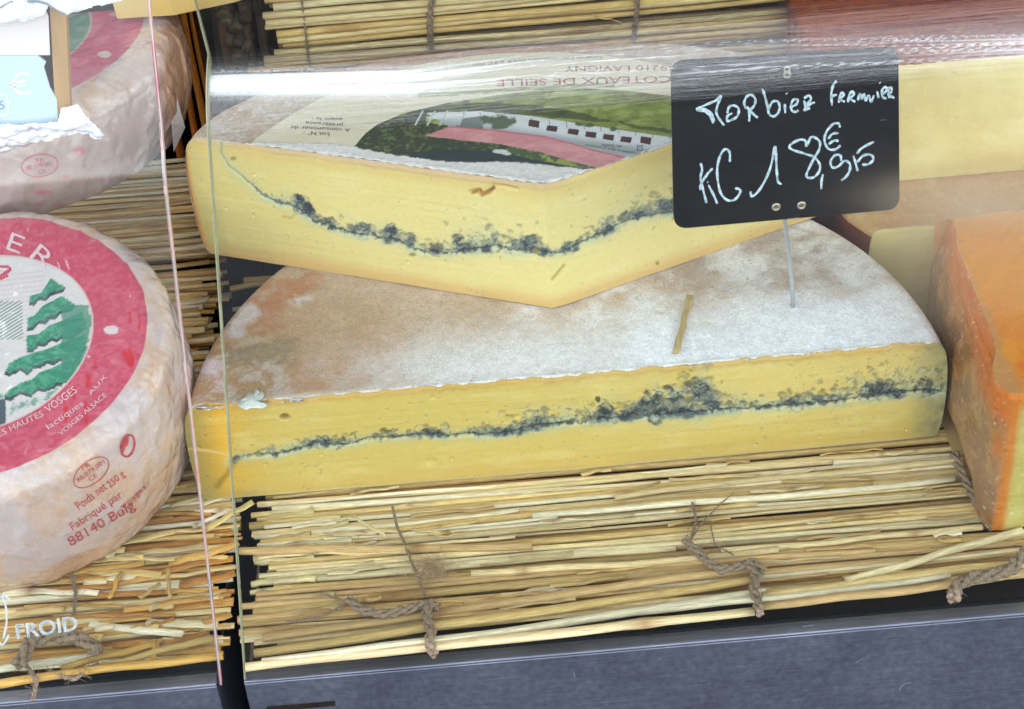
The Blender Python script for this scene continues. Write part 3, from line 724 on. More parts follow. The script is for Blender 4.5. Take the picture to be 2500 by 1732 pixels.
AMP_L = [(430, 0), (540, 3), (600, 12), (700, 22), (850, 30), (960, 16), (1060, 30), (1160, 26), (1250, 50), (1330, 60), (1420, 48), (1480, 60), (1560, 70), (1640, 100), (1720, 135), (1760, 60), (1850, 28), (1960, 40), (2060, 62), (2150, 85), (2210, 70), (2280, 60), (2330, 70)]
CL_L = [(800, 1082, 40, 12, .7), (945, 1055, 22, 12, .5), (1050, 1060, 26, 12, .6), (1225, 1055, 35, 12, .7), (1305, 1035, 30, 25, .6), (1470, 1010, 16, 30, .8), (1520, 1018, 34, 12, .8), (1560, 1000, 30, 22, .6), (1625, 985, 60, 40, .6), (1660, 1012, 100, 9, .8), (1738, 985, 26, 16, 1.1), (1715, 950, 40, 30, .5),
        (1935, 985, 34, 12, .8), (2000, 975, 25, 8, .5), (2140, 948, 28, 20, .8), (2190, 965, 28, 12, .8), (2265, 945, 16, 20, .6), (572, 1124, 8, 8, .3)]
def face_lower(px, py, s, v, P):
    base = np.broadcast_to(lin((216, 193, 110)), px.shape+(3,)).copy()
    n = fbm(P, 22, 4, 31); n2 = fbm(P*np.array([1, 1, 3]), 55, 4, 32)
    base = mix(base, lin((230, 206, 132)), ss(px, 1100, 1900)*.7*ss(v, .1, .5))
    base = mix(base, lin((222, 172, 52)), (1-ss(px, 500, 720))*.9)
    base = mix(base, lin((214, 190, 104)), ss(n, .45, .7)*.4)
    base = mix(base, lin((234, 220, 156)), ss(n2, .52, .8)*.35)
    base = mix(base, lin((210, 176, 98)), (1-ss(v, .02, .24+.1*(n-.5)))*.55)       # ripe zone under the rind
    base = mix(base, lin((198, 152, 80)), ss(v, .90, 1.0)*.7)
    base = mix(base, lin((218, 198, 150)), (1-ss(v, 0, .035))*.7)
    base = mix(base, lin((136, 134, 88)), (1-ss(s, .001, .016))*.75)
    base = mix(base, lin((140, 142, 112)), ss(s, .362, .381)*(.5+fbm(P, 300, 3, 40))*.8)
    C, g, dark, lm = vein_paint(base, px, py, P, VEIN_L, AMP_L, CL_L, 50)
    C = specks(C, P, px, py, .74, 60, (150, 152, 112))
    for (x, y, a, b) in ((695, 1019, 12, 7), (1540, 1152, 12, 8)): C = mix(C, lin((128, 92, 30)), np.exp(-(((px-x)/a)**2+((py-y)/b)**2)**2)*.85)
    # milky crack at the left end
    C = mix(C, lin((226, 196, 130)), np.exp(-(segdist(px, py, [(455, 1096), (500, 1100), (570, 1112)])/3.0)**2)*.7)
    C = mix(C, lin((92, 84, 50)), np.exp(-(segdist(px, py+(n2-.5)*20, [(575, 1118), (560, 1145), (530, 1185)])/8)**2)*.5)
    return C
def pit_lower(px, py, P):
    r = 0
    for (x, y, a, b, k) in ((695, 1019, 12, 7, .002), (1540, 1152, 12, 8, .002), (1052, 1128, 12, 10, .0006)): r = r+k*np.exp(-(((px-x)/a)**2+((py-y)/b)**2)**2)
    X = np.array([p[0] for p in VEIN_L]); Y = np.array([p[1] for p in VEIN_L]); h = np.interp(px, X, Y)-py
    A = np.interp(px, [a[0] for a in AMP_L], [a[1] for a in AMP_L])
    g = np.exp(-((h-A*.3)/np.maximum(A*.6, 4))**2)*ss(A, 8, 30); n = fbm(P, 620, 3, 71)
    return r+g*np.clip(n-.52, 0, 1)*.0022+.0008*np.exp(-(segdist(px, py, VEIN_L)/4)**2)
def rind_lower(px, py, P):
    n = fbm(P, 40, 5, 11, .6); n2 = fbm(P, 160, 4, 12, .6); n3 = fbm(P*np.array([1, 1, 0]), 480, 3, 13, .7); n4 = fbm(P, 18, 4, 14)
    C = np.broadcast_to(lin((234, 231, 233)), px.shape+(3,)).copy()
    front = ss(py-(1000-(px-455)*.092), -190, -40)      # powdery band along the cut
    C = mix(C, lin((216, 200, 188)), (1-front)*ss(n, .35, .62)*.75); C = mix(C, lin((206, 178, 160)), (1-front*.7)*ss(n4, .52, .66)*ss(px, 1000, 1500)*.55)
    C = mix(C, lin((243, 246, 252)), front*ss(px, 900, 1300)*.9)
    left = 1-ss(px+(n-.5)*420, 700, 1080)
    C = mix(C, lin((172, 140, 104)), left*(.55+.45*ss(n2, .35, .6)))
    C = mix(C, lin((190, 142, 104)), left*ss(n4, .42, .58)*.75)
    bei = ss(n4*.7+n*.5+.16*(1-ss(px, 1000, 1900)), .56, .74)*(1-front*.75); C = mix(C, lin((196, 168, 138)), bei*.7)
    rust = blobs(px+(n2-.5)*80, py+(n-.5)*60, [(720, 705, 70, 22, 1.1), (655, 745, 55, 26, 1.1), (650, 800, 60, 26, .9), (560, 850, 40, 20, .5), (770, 680, 30, 12, .6)])
    C = mix(C, lin((186, 124, 86)), ss(rust+(n2-.5)*1.0, .2, 1.1)*.75)
    lil = blobs(px+(n2-.5)*60, py+(n-.5)*50, [(600, 765, 42, 28, 1.2), (575, 815, 34, 24, .9), (500, 890, 50, 24, 1.2), (540, 940, 26, 28, .8), (740, 735, 40, 16, .8), (800, 860, 70, 60, .35)])
    C = mix(C, lin((218, 204, 208)), ss(lil+(n2-.5)*.8, .4, .9)*.85)
    gr = blobs(px, py, [(620, 870, 110, 34, .9), (700, 840, 80, 40, .5)]); C = mix(C, lin((150, 136, 112)), ss(gr+(n2-.5)*1.2, .35, .9)*.7)
    ora = blobs(px, py, [(470, 960, 40, 26, .8), (640, 960, 60, 16, .6), (1760, 720, 50, 30, .45), (2040, 710, 60, 40, .45), (1650, 700, 60, 20, .4), (1880, 660, 60, 30, .35)]); C = mix(C, lin((204, 160, 140)), ss(ora+(n-.5)*1.2, .3, .9)*.6)
    back = ss(820-py+(px-1250)*.0, 60, 190)*ss(px, 1500, 1700); C = mix(C, lin((164, 150, 140)), back*ss(n, .35, .6)*.6)
    C = mix(C, lin((198, 176, 134)), ss(blobs(px, py, [(835, 790, 9, 40, 1), (920, 770, 9, 18, 1), (1300, 760, 30, 8, .5), (1610, 765, 16, 8, .7)]), .35, .8)*.6)
    C = C*(1+(n3[..., None]-.5)*.34)*(1+(n2[..., None]-.5)*.24)
    C = mix(C, lin((150, 130, 96)), ss(n3+(1-front)*.06, .72, .8)*.5*(1-front*.6))
    edge = ss(P[..., 1], .0045, .0); C = mix(C, lin((228, 226, 222)), edge*.7)
    return C
def rind_side_lower(px, py, P):
    C = rind_lower(px, py, P)*.9
    return mix(C, lin((186, 176, 150)), .35)
HT = .064
xs = np.linspace(-.19, .19, 60); R_ = .19
a_ = np.linspace(PI, 0, 241)
backL = [(R_*math.cos(a), .19*1.01*math.sin(a)) for a in a_]
low = thing('cut_cheese', 'large half wheel of cheese with a straight blue-black ash line, lying lowest on the straw', 'cheese', (0, .06, 0))
lf, lr = half_cheese(low, [(-.19, 0), (0, -.0012), (.19, 0)], backL, .001, HT, .0045, 1150, 150, 300, face_lower, rind_lower, rag=.0017, sh=.007, seed=5, pit=pit_lower, side_c=rind_side_lower)

AMP_U = [(500, 0), (600, 6), (660, 22), (740, 45), (790, 40), (860, 45), (950, 42), (1040, 30), (1100, 50), (1200, 78), (1280, 50), (1350, 8), (1400, 22), (1480, 48), (1560, 50), (1640, 70), (1700, 60)]
CL_U = [(735, 488, 18, 12, .9), (752, 512, 14, 16, 1.1), (800, 545, 24, 9, .7), (880, 557, 18, 10, .9), (952, 563, 18, 14, 1.1), (1000, 590, 14, 16, .9), (1062, 608, 14, 12, .9), (1115, 590, 8, 22, .7), (1140, 608, 10, 10, .9), (1190, 605, 12, 12, .7), (1290, 590, 22, 14, .8), (1320, 612, 26, 9, .9), (1385, 605, 22, 12, .9), (1485, 560, 18, 12, .8), (1560, 525, 36, 10, .8), (1630, 505, 22, 18, 1.0)]
def face_upper(px, py, s, v, P):
    base = np.broadcast_to(lin((226, 209, 142)), px.shape+(3,)).copy()
    n = fbm(P, 22, 4, 81); n2 = fbm(P*np.array([1, 1, 3]), 60, 4, 82)
    base = mix(base, lin((206, 186, 110)), (1-ss(px, 480, 900))*.6*(n*.6+.7))
    base = mix(base, lin((232, 220, 162)), ss(n2, .5, .8)*.35)
    base = mix(base, lin((224, 208, 136)), ss(n, .5, .7)*.4)
    base = mix(base, lin((212, 166, 104)), (1-ss(v, .02, .15+.12*(n-.5)))*.65)
    base = mix(base, lin((216, 184, 108)), ss(v, .84, .93)*.45)
    base = mix(base, lin((200, 166, 128)), ss(v+(n2-.5)*.05, .94, .975)*.75*(1-ss(px, 1330, 1420)*.9))      # rind edge seen in section
    base = mix(base, lin((176, 166, 112)), (1-ss(s, .001, .016))*.6); base = mix(base, lin((208, 158, 96)), (1-ss(s, .0008, .0028))*.9)
    C, g, dark, lm = vein_paint(base, px, py, P, VEIN_U, AMP_U, CL_U, 90, w=1.5)
    C = specks(C, P, px, py, .76, 101, (150, 156, 120))
    crack = segdist(px+(n2-.5)*14, py+(n-.5)*30, [(1150, 470), (1168, 466), (1172, 476), (1188, 470), (1200, 462)])
    C = mix(C, lin((168, 118, 40)), np.exp(-(crack/4.0)**2)*.9)
    c2 = segdist(px+(n2-.5)*20, py+(n-.5)*20, [(1205, 452), (1230, 454), (1262, 462)]); C = mix(C, lin((184, 148, 70)), np.exp(-(c2/3.0)**2)*.6)
    c3 = segdist(px, py, [(1378, 650), (1366, 664), (1350, 684)]); C = mix(C, lin((170, 152, 60)), np.exp(-(c3/4)**2)*.7)
    for (x, y, a, b) in ((570, 387, 8, 5), (1605, 643, 5, 5), (1310, 612, 10, 8), (1007, 622, 9, 5)): C = mix(C, lin((130, 118, 52)), np.exp(-(((px-x)/a)**2+((py-y)/b)**2)**2)*.8)
    C = mix(C, lin((178, 164, 84)), np.exp(-(segdist(px+(n2-.5)*16, py, [(690, 528), (712, 532), (722, 522)])/4)**2)*.6)
    return C
def pit_upper(px, py, P):
    crack = segdist(px+(fbm(P, 60, 3, 82)-.5)*14, py, [(1150, 470), (1168, 466), (1172, 476), (1188, 470), (1200, 462)])
    r = .0028*np.exp(-(crack/4.5)**2)+.0012*np.exp(-(segdist(px, py, [(1205, 452), (1230, 454), (1262, 462)])/4)**2)+.0012*np.exp(-(segdist(px, py, [(1378, 650), (1366, 664), (1350, 684)])/4)**2)
    X = np.array([p[0] for p in VEIN_U]); Y = np.array([p[1] for p in VEIN_U]); o = np.argsort(X); h = np.interp(px, X[o], Y[o])-py
    A = np.interp(px, [a[0] for a in AMP_U], [a[1] for a in AMP_U]); g = np.exp(-((h-A*.3)/np.maximum(A*.5, 4))**2)*ss(A, 8, 30)
    return r+g*np.clip(fbm(P, 640, 3, 77)-.54, 0, 1)*.002+.0006*np.exp(-(segdist(px, py, VEIN_U)/3.5)**2)
def rind_upper(px, py, P):
    n = fbm(P, 50, 5, 21, .6); n2 = fbm(P, 200, 4, 22, .6); n3 = fbm(P, 520, 3, 23, .7)
    C = np.broadcast_to(lin((196, 178, 160)), px.shape+(3,)).copy()
    C = mix(C, lin((184, 150, 116)), ss(n, .42, .62)*.7); C = mix(C, lin((214, 204, 196)), ss(n2, .5, .66)*.6)
    C = mix(C, lin((196, 148, 126)), ss(P[..., 1], .185, .2)*.7)
    C = C*(1+(n3[..., None]-.5)*.45)
    return C
ZU = .1405
frontU = [(-.188, .1345), (-.10, .0975), (-.010, .0592), (-.0025, .0562), (.0065, .0585), (.10, .0985), (.163, .1250)]
def bU(x):
    X = (x+.0125)/.1755; return .1345-.0095*(x+.188)/.351+.0785*max(0, 1-abs(X)**2.4)**.62
xb = -.0125-.1755*np.cos(np.linspace(0, PI, 200)); backU = [(float(x), bU(float(x))) for x in xb]
backU[0] = (-.188, .1345); backU[-1] = (.163, .1250)
upc = thing('cut_cheese', 'thick cut cheese with curving ash vein and printed paper label, on the half wheel', 'cheese', (0, .13, HT))
uf, ur = half_cheese(upc, frontU, backU, HT+.0004, ZU, .005, 1150, 170, 170, face_upper, rind_upper, rag=.0008, sh=.008, seed=8, pit=pit_upper)


# ---- printed paper label on the upper cheese
GREEN_TOP = [(852, 372), (880, 335), (920, 305), (985, 277), (1100, 250), (1240, 229), (1330, 218), (1400, 214), (1530, 222), (1640, 235), (1760, 255)]
PRINT_END = [(600, 346), (720, 350), (800, 350), (862, 358), (960, 378), (1100, 396), (1240, 396), (1330, 402), (1420, 412), (1468, 411), (1490, 401), (1540, 380), (1640, 347), (1760, 300)]
def art_label(px, py, P):
    n = fbm(P, 160, 4, 201, .6); n2 = fbm(P, 600, 3, 202, .6); n3 = fbm(P*np.array([.4, 1, 1]), 240, 3, 203)
    C = np.broadcast_to(lin((224, 214, 190)), px.shape+(3,)).copy()
    gx = [p[0] for p in GREEN_TOP]; gy = [p[1] for p in GREEN_TOP]
    pic = (py > np.interp(px, gx, gy)) & (px > 852) & (py > 372-(px-852)*1.15)
    G = mix(np.broadcast_to(lin((128, 142, 66)), px.shape+(3,)), lin((158, 168, 92)), ss(n3, .4, .65))
    G = mix(G, lin((84, 98, 44)), ss(n, .5, .7)*.6); G = mix(G, lin((110, 96, 52)), ss(px, 1450, 1560)*ss(240-py, -20, 6)*.5)
    hedge = inpoly(px, py+(n-.5)*16, [(1000, 262), (1120, 248), (1280, 255), (1400, 272), (1500, 298), (1560, 316), (1640, 326), (1640, 318), (1520, 300), (1440, 296), (1330, 286), (1180, 276), (1060, 282), (985, 290)])
    G = mix(G, lin((50, 66, 40)), hedge*(.6+.4*n)); 
    wall = inpoly(px, py, [(1040, 276), (1170, 272), (1290, 283), (1400, 300), (1500, 316), (1640, 336), (1760, 350), (1640, 349), (1530, 388), (1400, 352), (1300, 332), (1100, 314), (1080, 300)])
    Wc = mix(np.broadcast_to(lin((218, 222, 226)), px.shape+(3,)), lin((165, 172, 176)), ss(py-(276+(px-1170)*.14), 16, 40)); G = np.where(wall[..., None], Wc, G)
    for k in range(14): x = 1130+k*42; y = 270+(x-1130)*.115; G = np.where(((np.abs(px-x-(py-y)*.2) < 1.0) & (np.abs(py-y-6) < 7))[..., None], lin((120, 130, 110)), G)
    for x, y in ((1303, 302), (1347, 314), (1399, 322), (1442, 329), (1485, 335), (1528, 341), (1576, 343)):
        big = 1.25 if x in (1303, 1576) else 1
        w_ = inpoly(px, py, [(x-11, y-8*big), (x+15, y-5*big), (x+12, y+9*big), (x-14, y+5*big)]); G = np.where(w_[..., None], lin((74, 48, 48))*(.7+.6*n[..., None]), G)
    G = mix(G, lin((56, 82, 44)), ss(blobs(px, py, [(1225, 298, 36, 22, 1.1), (1412, 304, 10, 6, 1), (1440, 306, 18, 7, 1), (1498, 316, 14, 8, 1), (1180, 290, 14, 10, .8)])+(n-.5), .5, .7)*.9)
    G = mix(G, lin((92, 104, 104)), inpoly(px, py, [(1128, 290), (1175, 284), (1180, 318), (1110, 312)])*.8)
    roof = inpoly(px, py, [(1037, 332), (1098, 310), (1200, 318), (1330, 334), (1400, 352), (1450, 368), (1535, 386), (1500, 398), (1470, 412), (1400, 396), (1320, 372), (1220, 352), (1130, 343)])
    trees = inpoly(px+(n-.5)*10, py+(n-.5)*10, [(852, 385), (880, 335), (920, 305), (985, 279), (1040, 276), (1040, 300), (1098, 308), (1037, 332), (1130, 343), (1250, 354), (1250, 372), (1100, 400), (860, 380)])
    TC = mix(np.broadcast_to(lin((46, 60, 42)), px.shape+(3,)), lin((92, 108, 64)), ss(n2*.6+n*.4, .5, .64)); G = np.where(trees[..., None], TC, G)
    pool = inpoly(px, py, [(1000, 372), (1120, 364), (1230, 372), (1330, 380), (1420, 402), (1460, 412), (1400, 420), (1000, 408)]); G = np.where(pool[..., None], lin((36, 54, 58))*(.8+.4*n[..., None]), G)
    gl = inpoly(px+(n-.5)*12, py+(n-.5)*8, [(1240, 352), (1330, 372), (1470, 412), (1400, 408), (1290, 388), (1230, 372)]); G = np.where(gl[..., None], mix(lin((70, 92, 62)), lin((150, 160, 80)), ss(n, .5, .6)), G)
    G = np.where(roof[..., None], mix(lin((206, 138, 144)), lin((216, 156, 158)), ss(n3, .4, .6)), G)
    redg = segdist(px, py, [(1098, 310), (1200, 318), (1330, 334), (1400, 352), (1450, 368), (1535, 386)]); G = mix(G, lin((200, 78, 92)), np.exp(-(redg/1.8)**2)*.8)
    G = mix(G, lin((214, 216, 216)), ss(blobs(px+(n-.5)*14, py, [(1222, 370, 20, 6, 1.2), (1240, 377, 12, 4, .8), (1055, 288, 20, 5, .8), (1090, 290, 12, 5, .8)]), .5, .7)*.9)
    for x in (1022, 1052, 1082, 1128): G = np.where((segdist(px, py, [(x+10, 272), (x-8, 305)]) < 2.2)[..., None], lin((190, 196, 198)), G)
    C = np.where(pic[..., None], G, C)
    # green and pale bands where the field runs on behind
    band = (py > np.interp(px, [1000, 1100, 1300, 1500, 1640], [240, 236, 222, 214, 210])-12) & (py < np.interp(px, [1000, 1100, 1300, 1500, 1640], [240, 236, 222, 214, 210])-1)
    C = mix(C, lin((130, 140, 84)), (band & (px > 1020) & (px < 1500))*.75)
    pe = np.interp(px, [p[0] for p in PRINT_END], [p[1] for p in PRINT_END])+(fbm(P, 420, 3, 205)-.5)*9
    torn = ss(py-pe, 0, 1.5); TT = lin((226, 222, 220))*(.86+.3*n2[..., None])
    C = mix(C, TT, torn)
    C = mix(C, lin((150, 150, 150)), np.exp(-((py-pe)/1.2)**2)*.5)
    return C*(.96+.08*n2[..., None])
bvh_ur = bvh_of(ur)
lc = np.array([-.0211, .0405]); LR = .1545
nx_, ny_ = 760, 230
xl = np.linspace(-.1555, .1500, nx_); fy = np.interp(xl, [p[0] for p in frontU], [p[1] for p in frontU]); cy = lc[1]+np.sqrt(np.clip(LR**2-(xl-lc[0])**2, 0, None))
by = np.array([bU(x) for x in xl])-.004
cy = np.minimum(cy, by); fy = fy+.0009+.0005*(fbm(np.c_[xl, xl*0, xl*0], 700, 3, 9)-.5); cy = np.maximum(cy, fy+.0005)
tt = np.linspace(0, 1, ny_); XX = np.repeat(xl[:, None], ny_, 1); YY = fy[:, None]*(1-tt)+cy[:, None]*tt
cxs = np.linspace(xl[0], xl[-1], 110); cys = np.linspace(.055, .215, 60); Zs = np.full((110, 60), np.nan)
for i, x in enumerate(cxs):
    for j, y in enumerate(cys):
        h = bvh_ur.ray_cast(Vector((x, y, .3)), Vector((0, 0, -1)))
        if h[0] is not None: Zs[i, j] = h[0].z
Zs = np.where(np.isnan(Zs), ZU-.001, Zs)
fi = (XX-cxs[0])/(cxs[-1]-cxs[0])*109; fj = (YY-cys[0])/(cys[-1]-cys[0])*59
i0 = np.clip(fi.astype(int), 0, 108); j0 = np.clip(fj.astype(int), 0, 58); a = fi-i0; b = fj-j0
ZZ = (Zs[i0, j0]*(1-a)*(1-b)+Zs[i0+1, j0]*a*(1-b)+Zs[i0, j0+1]*(1-a)*b+Zs[i0+1, j0+1]*a*b)
ZZ = ZZ+.0009+.0005*np.exp(-tt/.01)[None]*fbm(np.stack([XX, YY, XX*0], -1), 500, 2, 6)
PL = np.stack([XX, YY, ZZ], -1); qx, qy = proj(PL.reshape(-1, 3)); CL = art_label(qx.reshape(XX.shape), qy.reshape(XX.shape), PL)
lab = link('paper_label', mesh('paper_label', PL.reshape(-1, 3), gridF(nx_, ny_), CL.reshape(-1, 3)), M['label_paper'], upc)
lab['label'] = 'printed paper label with a farm picture, torn along the cut'
so = lab.modifiers.new('s', 'SOLIDIFY'); so.thickness = .0003; so.offset = -1
bl = bvh_of(lab); D = M['ink_dark']; Rk = M['ink_red']
for t, A_, B_, h in (('Lot N° :', (806, 326), (742, 321), 9), ('A consommer de', (855, 315), (710, 308), 9), ('préférence', (838, 303), (746, 297), 9), ('avant le :', (836, 289), (762, 287), 8),
                     ('Conserver à une température entre 4° et 8°C, Matière grasse (min.) 28%', (1470, 138), (1030, 170), 8)):
    text_decal('lettering', t, A_, B_, h, bl, D, lab, bow=-6 if 'Cons' in t else 0)
text_decal('lettering', 'COTEAUX DE SEILLE', (1640, 186), (1212, 196), 17, bl, Rk, lab)
text_decal('lettering', '39210 LAVIGNY', (1650, 160), (1378, 163), 14, bl, Rk, lab)
text_decal('lettering', 'de Seille', (1520, 356), (1470, 352), 8, bl, D, lab)
text_decal('lettering', 'Fruitière des Coteaux', (1560, 374), (1428, 353), 6, bl, D, lab)
strokes_decal('emblem', [[(1562+9*math.cos(k*PI/4)*(1 if k % 2 else .55), 363+9*math.sin(k*PI/4)*(1 if k % 2 else .55)) for k in range(9)]], 1.6, bl, surf('ink_violet', (96, 84, 130), bump=0), lab)

# crumbs of rind along the cuts
cr_ = []
def crumbs(root, line, z, y, n, seed, rmin=.0006, rmax=.0016):
    r_ = random.Random(seed); V = []; F = []
    for _ in range(n):
        t = r_.random(); i = min(int(t*(len(line)-1)), len(line)-2); f = t*(len(line)-1)-i
        px = line[i][0]*(1-f)+line[i+1][0]*f; q = ony(px, line[i][1]*(1-f)+line[i+1][1]*f+r_.uniform(-3, 3), y)
        r = r_.uniform(rmin, rmax); b = len(V)
        pts = [(q[0]+r*r_.uniform(-2.0, 2.0), q[1]-.0004-r*r_.random()*.5, q[2]+r*r_.uniform(-.5, .5)) for _ in range(6)]
        V += pts; F += [[b, b+1, b+2], [b, b+2, b+3], [b+1, b+4, b+2], [b+2, b+4, b+5], [b, b+3, b+5], [b+3, b+2, b+5]]
    o = link('rind_crumbs', mesh('rind_crumbs', V, F), M['crumb'], root); o['kind'] = 'stuff'
crumbs(low, [(470, 996), (560, 990), (640, 985), (740, 975)], 0, -.001, 34, 1, .0008, .0024)
crumbs(low, [(740, 968), (1000, 940), (1300, 915), (1700, 888), (2000, 860), (2290, 834)], 0, -.0012, 90, 2, .0004, .0011)
crumbs(low, [(600, 1232), (900, 1222), (1300, 1192), (1700, 1150), (2250, 1092)], 0, -.0012, 80, 3, .0003, .0010)
# a white flake of rind standing up at the cut
fp = [(578, 988), (590, 976), (598, 970), (604, 960), (618, 956), (626, 950), (634, 957), (640, 954), (645, 964), (638, 972), (640, 982), (652, 986), (640, 993), (612, 992), (600, 997)]
fv = [tuple(onz(a, b, HT+.0008+.0006*((i*7) % 4))) for i, (a, b) in enumerate(fp)]; c0 = tuple(onz(618, 974, HT+.0012))
fb = [(x, y, z-.0012) for x, y, z in fv]
n = len(fv); V = fv+[c0]+fb; F = [[i, (i+1) % n, n] for i in range(n)]+[[i, n+1+i, n+1+(i+1) % n, (i+1) % n] for i in range(n)]
link('rind_flake', mesh('rind_flake', V, F), surf('flake', (226, 232, 226), rough=.85, grain=.15, bump=.6), low)

# ---- loose straws
def loose(label, a, b, r, seed, c=None, lift=0):
    t = thing('loose_straw', label, 'straw', a)
    s = stalk(t, a, b, r, random.Random(seed), [c or (186, 168, 120)], n=10, split=2, bow=.0006, name='stem'); return t
loose('flat straw fragment lying on the white rind of the lower half wheel', onz(1686, 722, HT+.0016), onz(1646, 862, HT+.0012), .0014, 3, (190, 168, 120))
loose('slanting straw end poking up over the gap beside the lower half wheel', onz(500, 1293, .004), onz(618, 1226, .008), .0016, 4, (226, 206, 140))
loose('short pale straw splinter lying on the mat below the left end of the ash line', onz(860, 1262, .003), onz(946, 1308, .003), .0009, 5, (226, 210, 160))
loose('white straw sliver beside the pink glass edge in the gap', onz(470, 1285, .003), onz(556, 1245, .004), .0012, 6, (240, 234, 216))

# ------------------------------------------------------------------ price board
SY = .036
sg = thing('price_board', 'black slate price board lettered in white marker on a thin steel pin', 'price sign', tuple(onz(1938, 750, HT)))
outl = []
cor = [(1637, 152, 32), (2194, 117, 30), (2197, 512, 30), (1645, 561, 32)]
for i, (x, y, r) in enumerate(cor):
    p = np.array([x, y], float); a = np.array(cor[i-1][:2], float)-p; b = np.array(cor[(i+1) % 4][:2], float)-p; a /= np.linalg.norm(a); b /= np.linalg.norm(b)
    for k in range(9):
        t = k/8; q = (1-t)**2*(p+a*r)+2*t*(1-t)*(p+(a+b)*r*.06)+t*t*(p+b*r); outl.append(q)
of = [ony(x, y, SY) for x, y in outl]; n = len(of)
V = [tuple(p) for p in of]+[(p[0], p[1]+.0018, p[2]) for p in of]; F = [list(range(n))[::-1], list(range(n, 2*n))]+[[i, (i+1) % n, n+(i+1) % n, n+i] for i in range(n)]
bo = link('board', mesh('board', V, F, smooth=False), M['slate'], sg); bm = bo.modifiers.new('b', 'BEVEL'); bm.width = .0004; bm.segments = 2
bb = bvh_of(bo)
def S(*pts): return [(1600+x/3.191, 60+y/3.191) for x, y in pts]
ST = [S((315, 660), (400, 622), (470, 592), (512, 555), (485, 625), (475, 690), (505, 745), (535, 785)), S((320, 668), (380, 675), (418, 702), (438, 735), (450, 770)), S((345, 655), (400, 665), (440, 700), (458, 755)),
      S((560, 690), (572, 645), (610, 630), (648, 655), (640, 710), (600, 740), (560, 750), (562, 712), (598, 690)),
      S((702, 655), (692, 605), (712, 560), (748, 548), (778, 580), (770, 630), (735, 662), (705, 640)), S((722, 640), (732, 700), (730, 755)), S((735, 668), (765, 700), (798, 725)),
      S((832, 500), (852, 555), (872, 635), (885, 700)), S((880, 660), (910, 605), (950, 598), (968, 640), (955, 690), (920, 715), (888, 702)),
      S((1008, 618), (1012, 690)), S((1020, 535)), S((1060, 640), (1098, 620), (1108, 590), (1080, 582), (1058, 620), (1062, 668), (1090, 680), (1116, 668)),
      S((1158, 590), (1168, 640), (1160, 675)), S((1158, 575), (1195, 552), (1212, 580), (1182, 618), (1165, 635)), S((1172, 650), (1205, 620), (1242, 605)), S((1170, 665), (1205, 650)),
      S((1412, 438), (1384, 475), (1370, 545), (1376, 632)), S((1362, 562), (1414, 545)),
      S((1428, 610), (1440, 548), (1458, 530), (1466, 552), (1440, 580), (1476, 602)), S((1500, 605), (1512, 545), (1535, 520), (1545, 548), (1516, 575), (1556, 602)),
      S((1578, 592), (1592, 540), (1610, 580), (1626, 540), (1640, 592), (1662, 555), (1680, 600), (1702, 550)), S((1728, 520), (1738, 572)), S((1747, 452)),
      S((1768, 545), (1800, 515), (1795, 487), (1768, 505), (1768, 560), (1800, 578)), S((1805, 500), (1835, 490), (1838, 522), (1812, 545), (1862, 572)), S((1815, 500), (1822, 572)),
      S((352, 1078), (364, 1130), (352, 1200), (375, 1300), (398, 1390)), S((446, 1120), (400, 1170), (356, 1245), (348, 1290)), S((405, 1225)), S((412, 1248), (450, 1320), (482, 1395)),
      S((580, 1070), (578, 1000), (550, 970), (512, 1005), (484, 1100), (484, 1200), (508, 1310), (560, 1368), (620, 1362), (658, 1312), (655, 1282), (620, 1276)),
      S((742, 1300), (748, 1336), (790, 1312), (850, 1222), (900, 1100), (932, 948), (940, 1040), (946, 1150), (955, 1222), (982, 1245)),
      S((1176, 952), (1165, 905), (1120, 898), (1048, 940), (1062, 972), (1150, 1002), (1232, 1030), (1278, 1085), (1276, 1142), (1232, 1190), (1182, 1190), (1182, 1150), (1232, 1050), (1272, 980), (1282, 920), (1252, 885), (1210, 880), (1178, 952)),
      S((1305, 1165), (1294, 1220), (1292, 1282)), S((1438, 802), (1426, 770), (1380, 778), (1330, 840), (1318, 912), (1350, 968), (1402, 972), (1442, 940)), S((1345, 890), (1380, 852), (1428, 845)), S((1350, 932), (1388, 905), (1428, 906)),
      S((1448, 1062), (1440, 1020), (1400, 1018), (1366, 1062), (1376, 1110), (1422, 1106), (1472, 1062), (1512, 1082), (1515, 1130), (1490, 1180), (1448, 1214)),
      S((1542, 1020), (1560, 1080), (1576, 1142)), S((1572, 1072), (1620, 1020), (1680, 1015), (1697, 1050), (1662, 1086), (1610, 1092)), S((1568, 1005), (1612, 960), (1702, 912))]
strokes_decal('chalk_lettering', ST, 5.7, bb, M['chalk'], sg, .0002)
strokes_decal('scuff', [S((250, 425), (420, 410), (600, 395)), S((690, 380), (850, 372), (960, 358)), S((1030, 1510), (1130, 1505)), S((1750, 745), (1800, 742)), S((318, 528))], 1.6, bb, surf('scuff', (92, 98, 108), bump=0), sg, .00015)
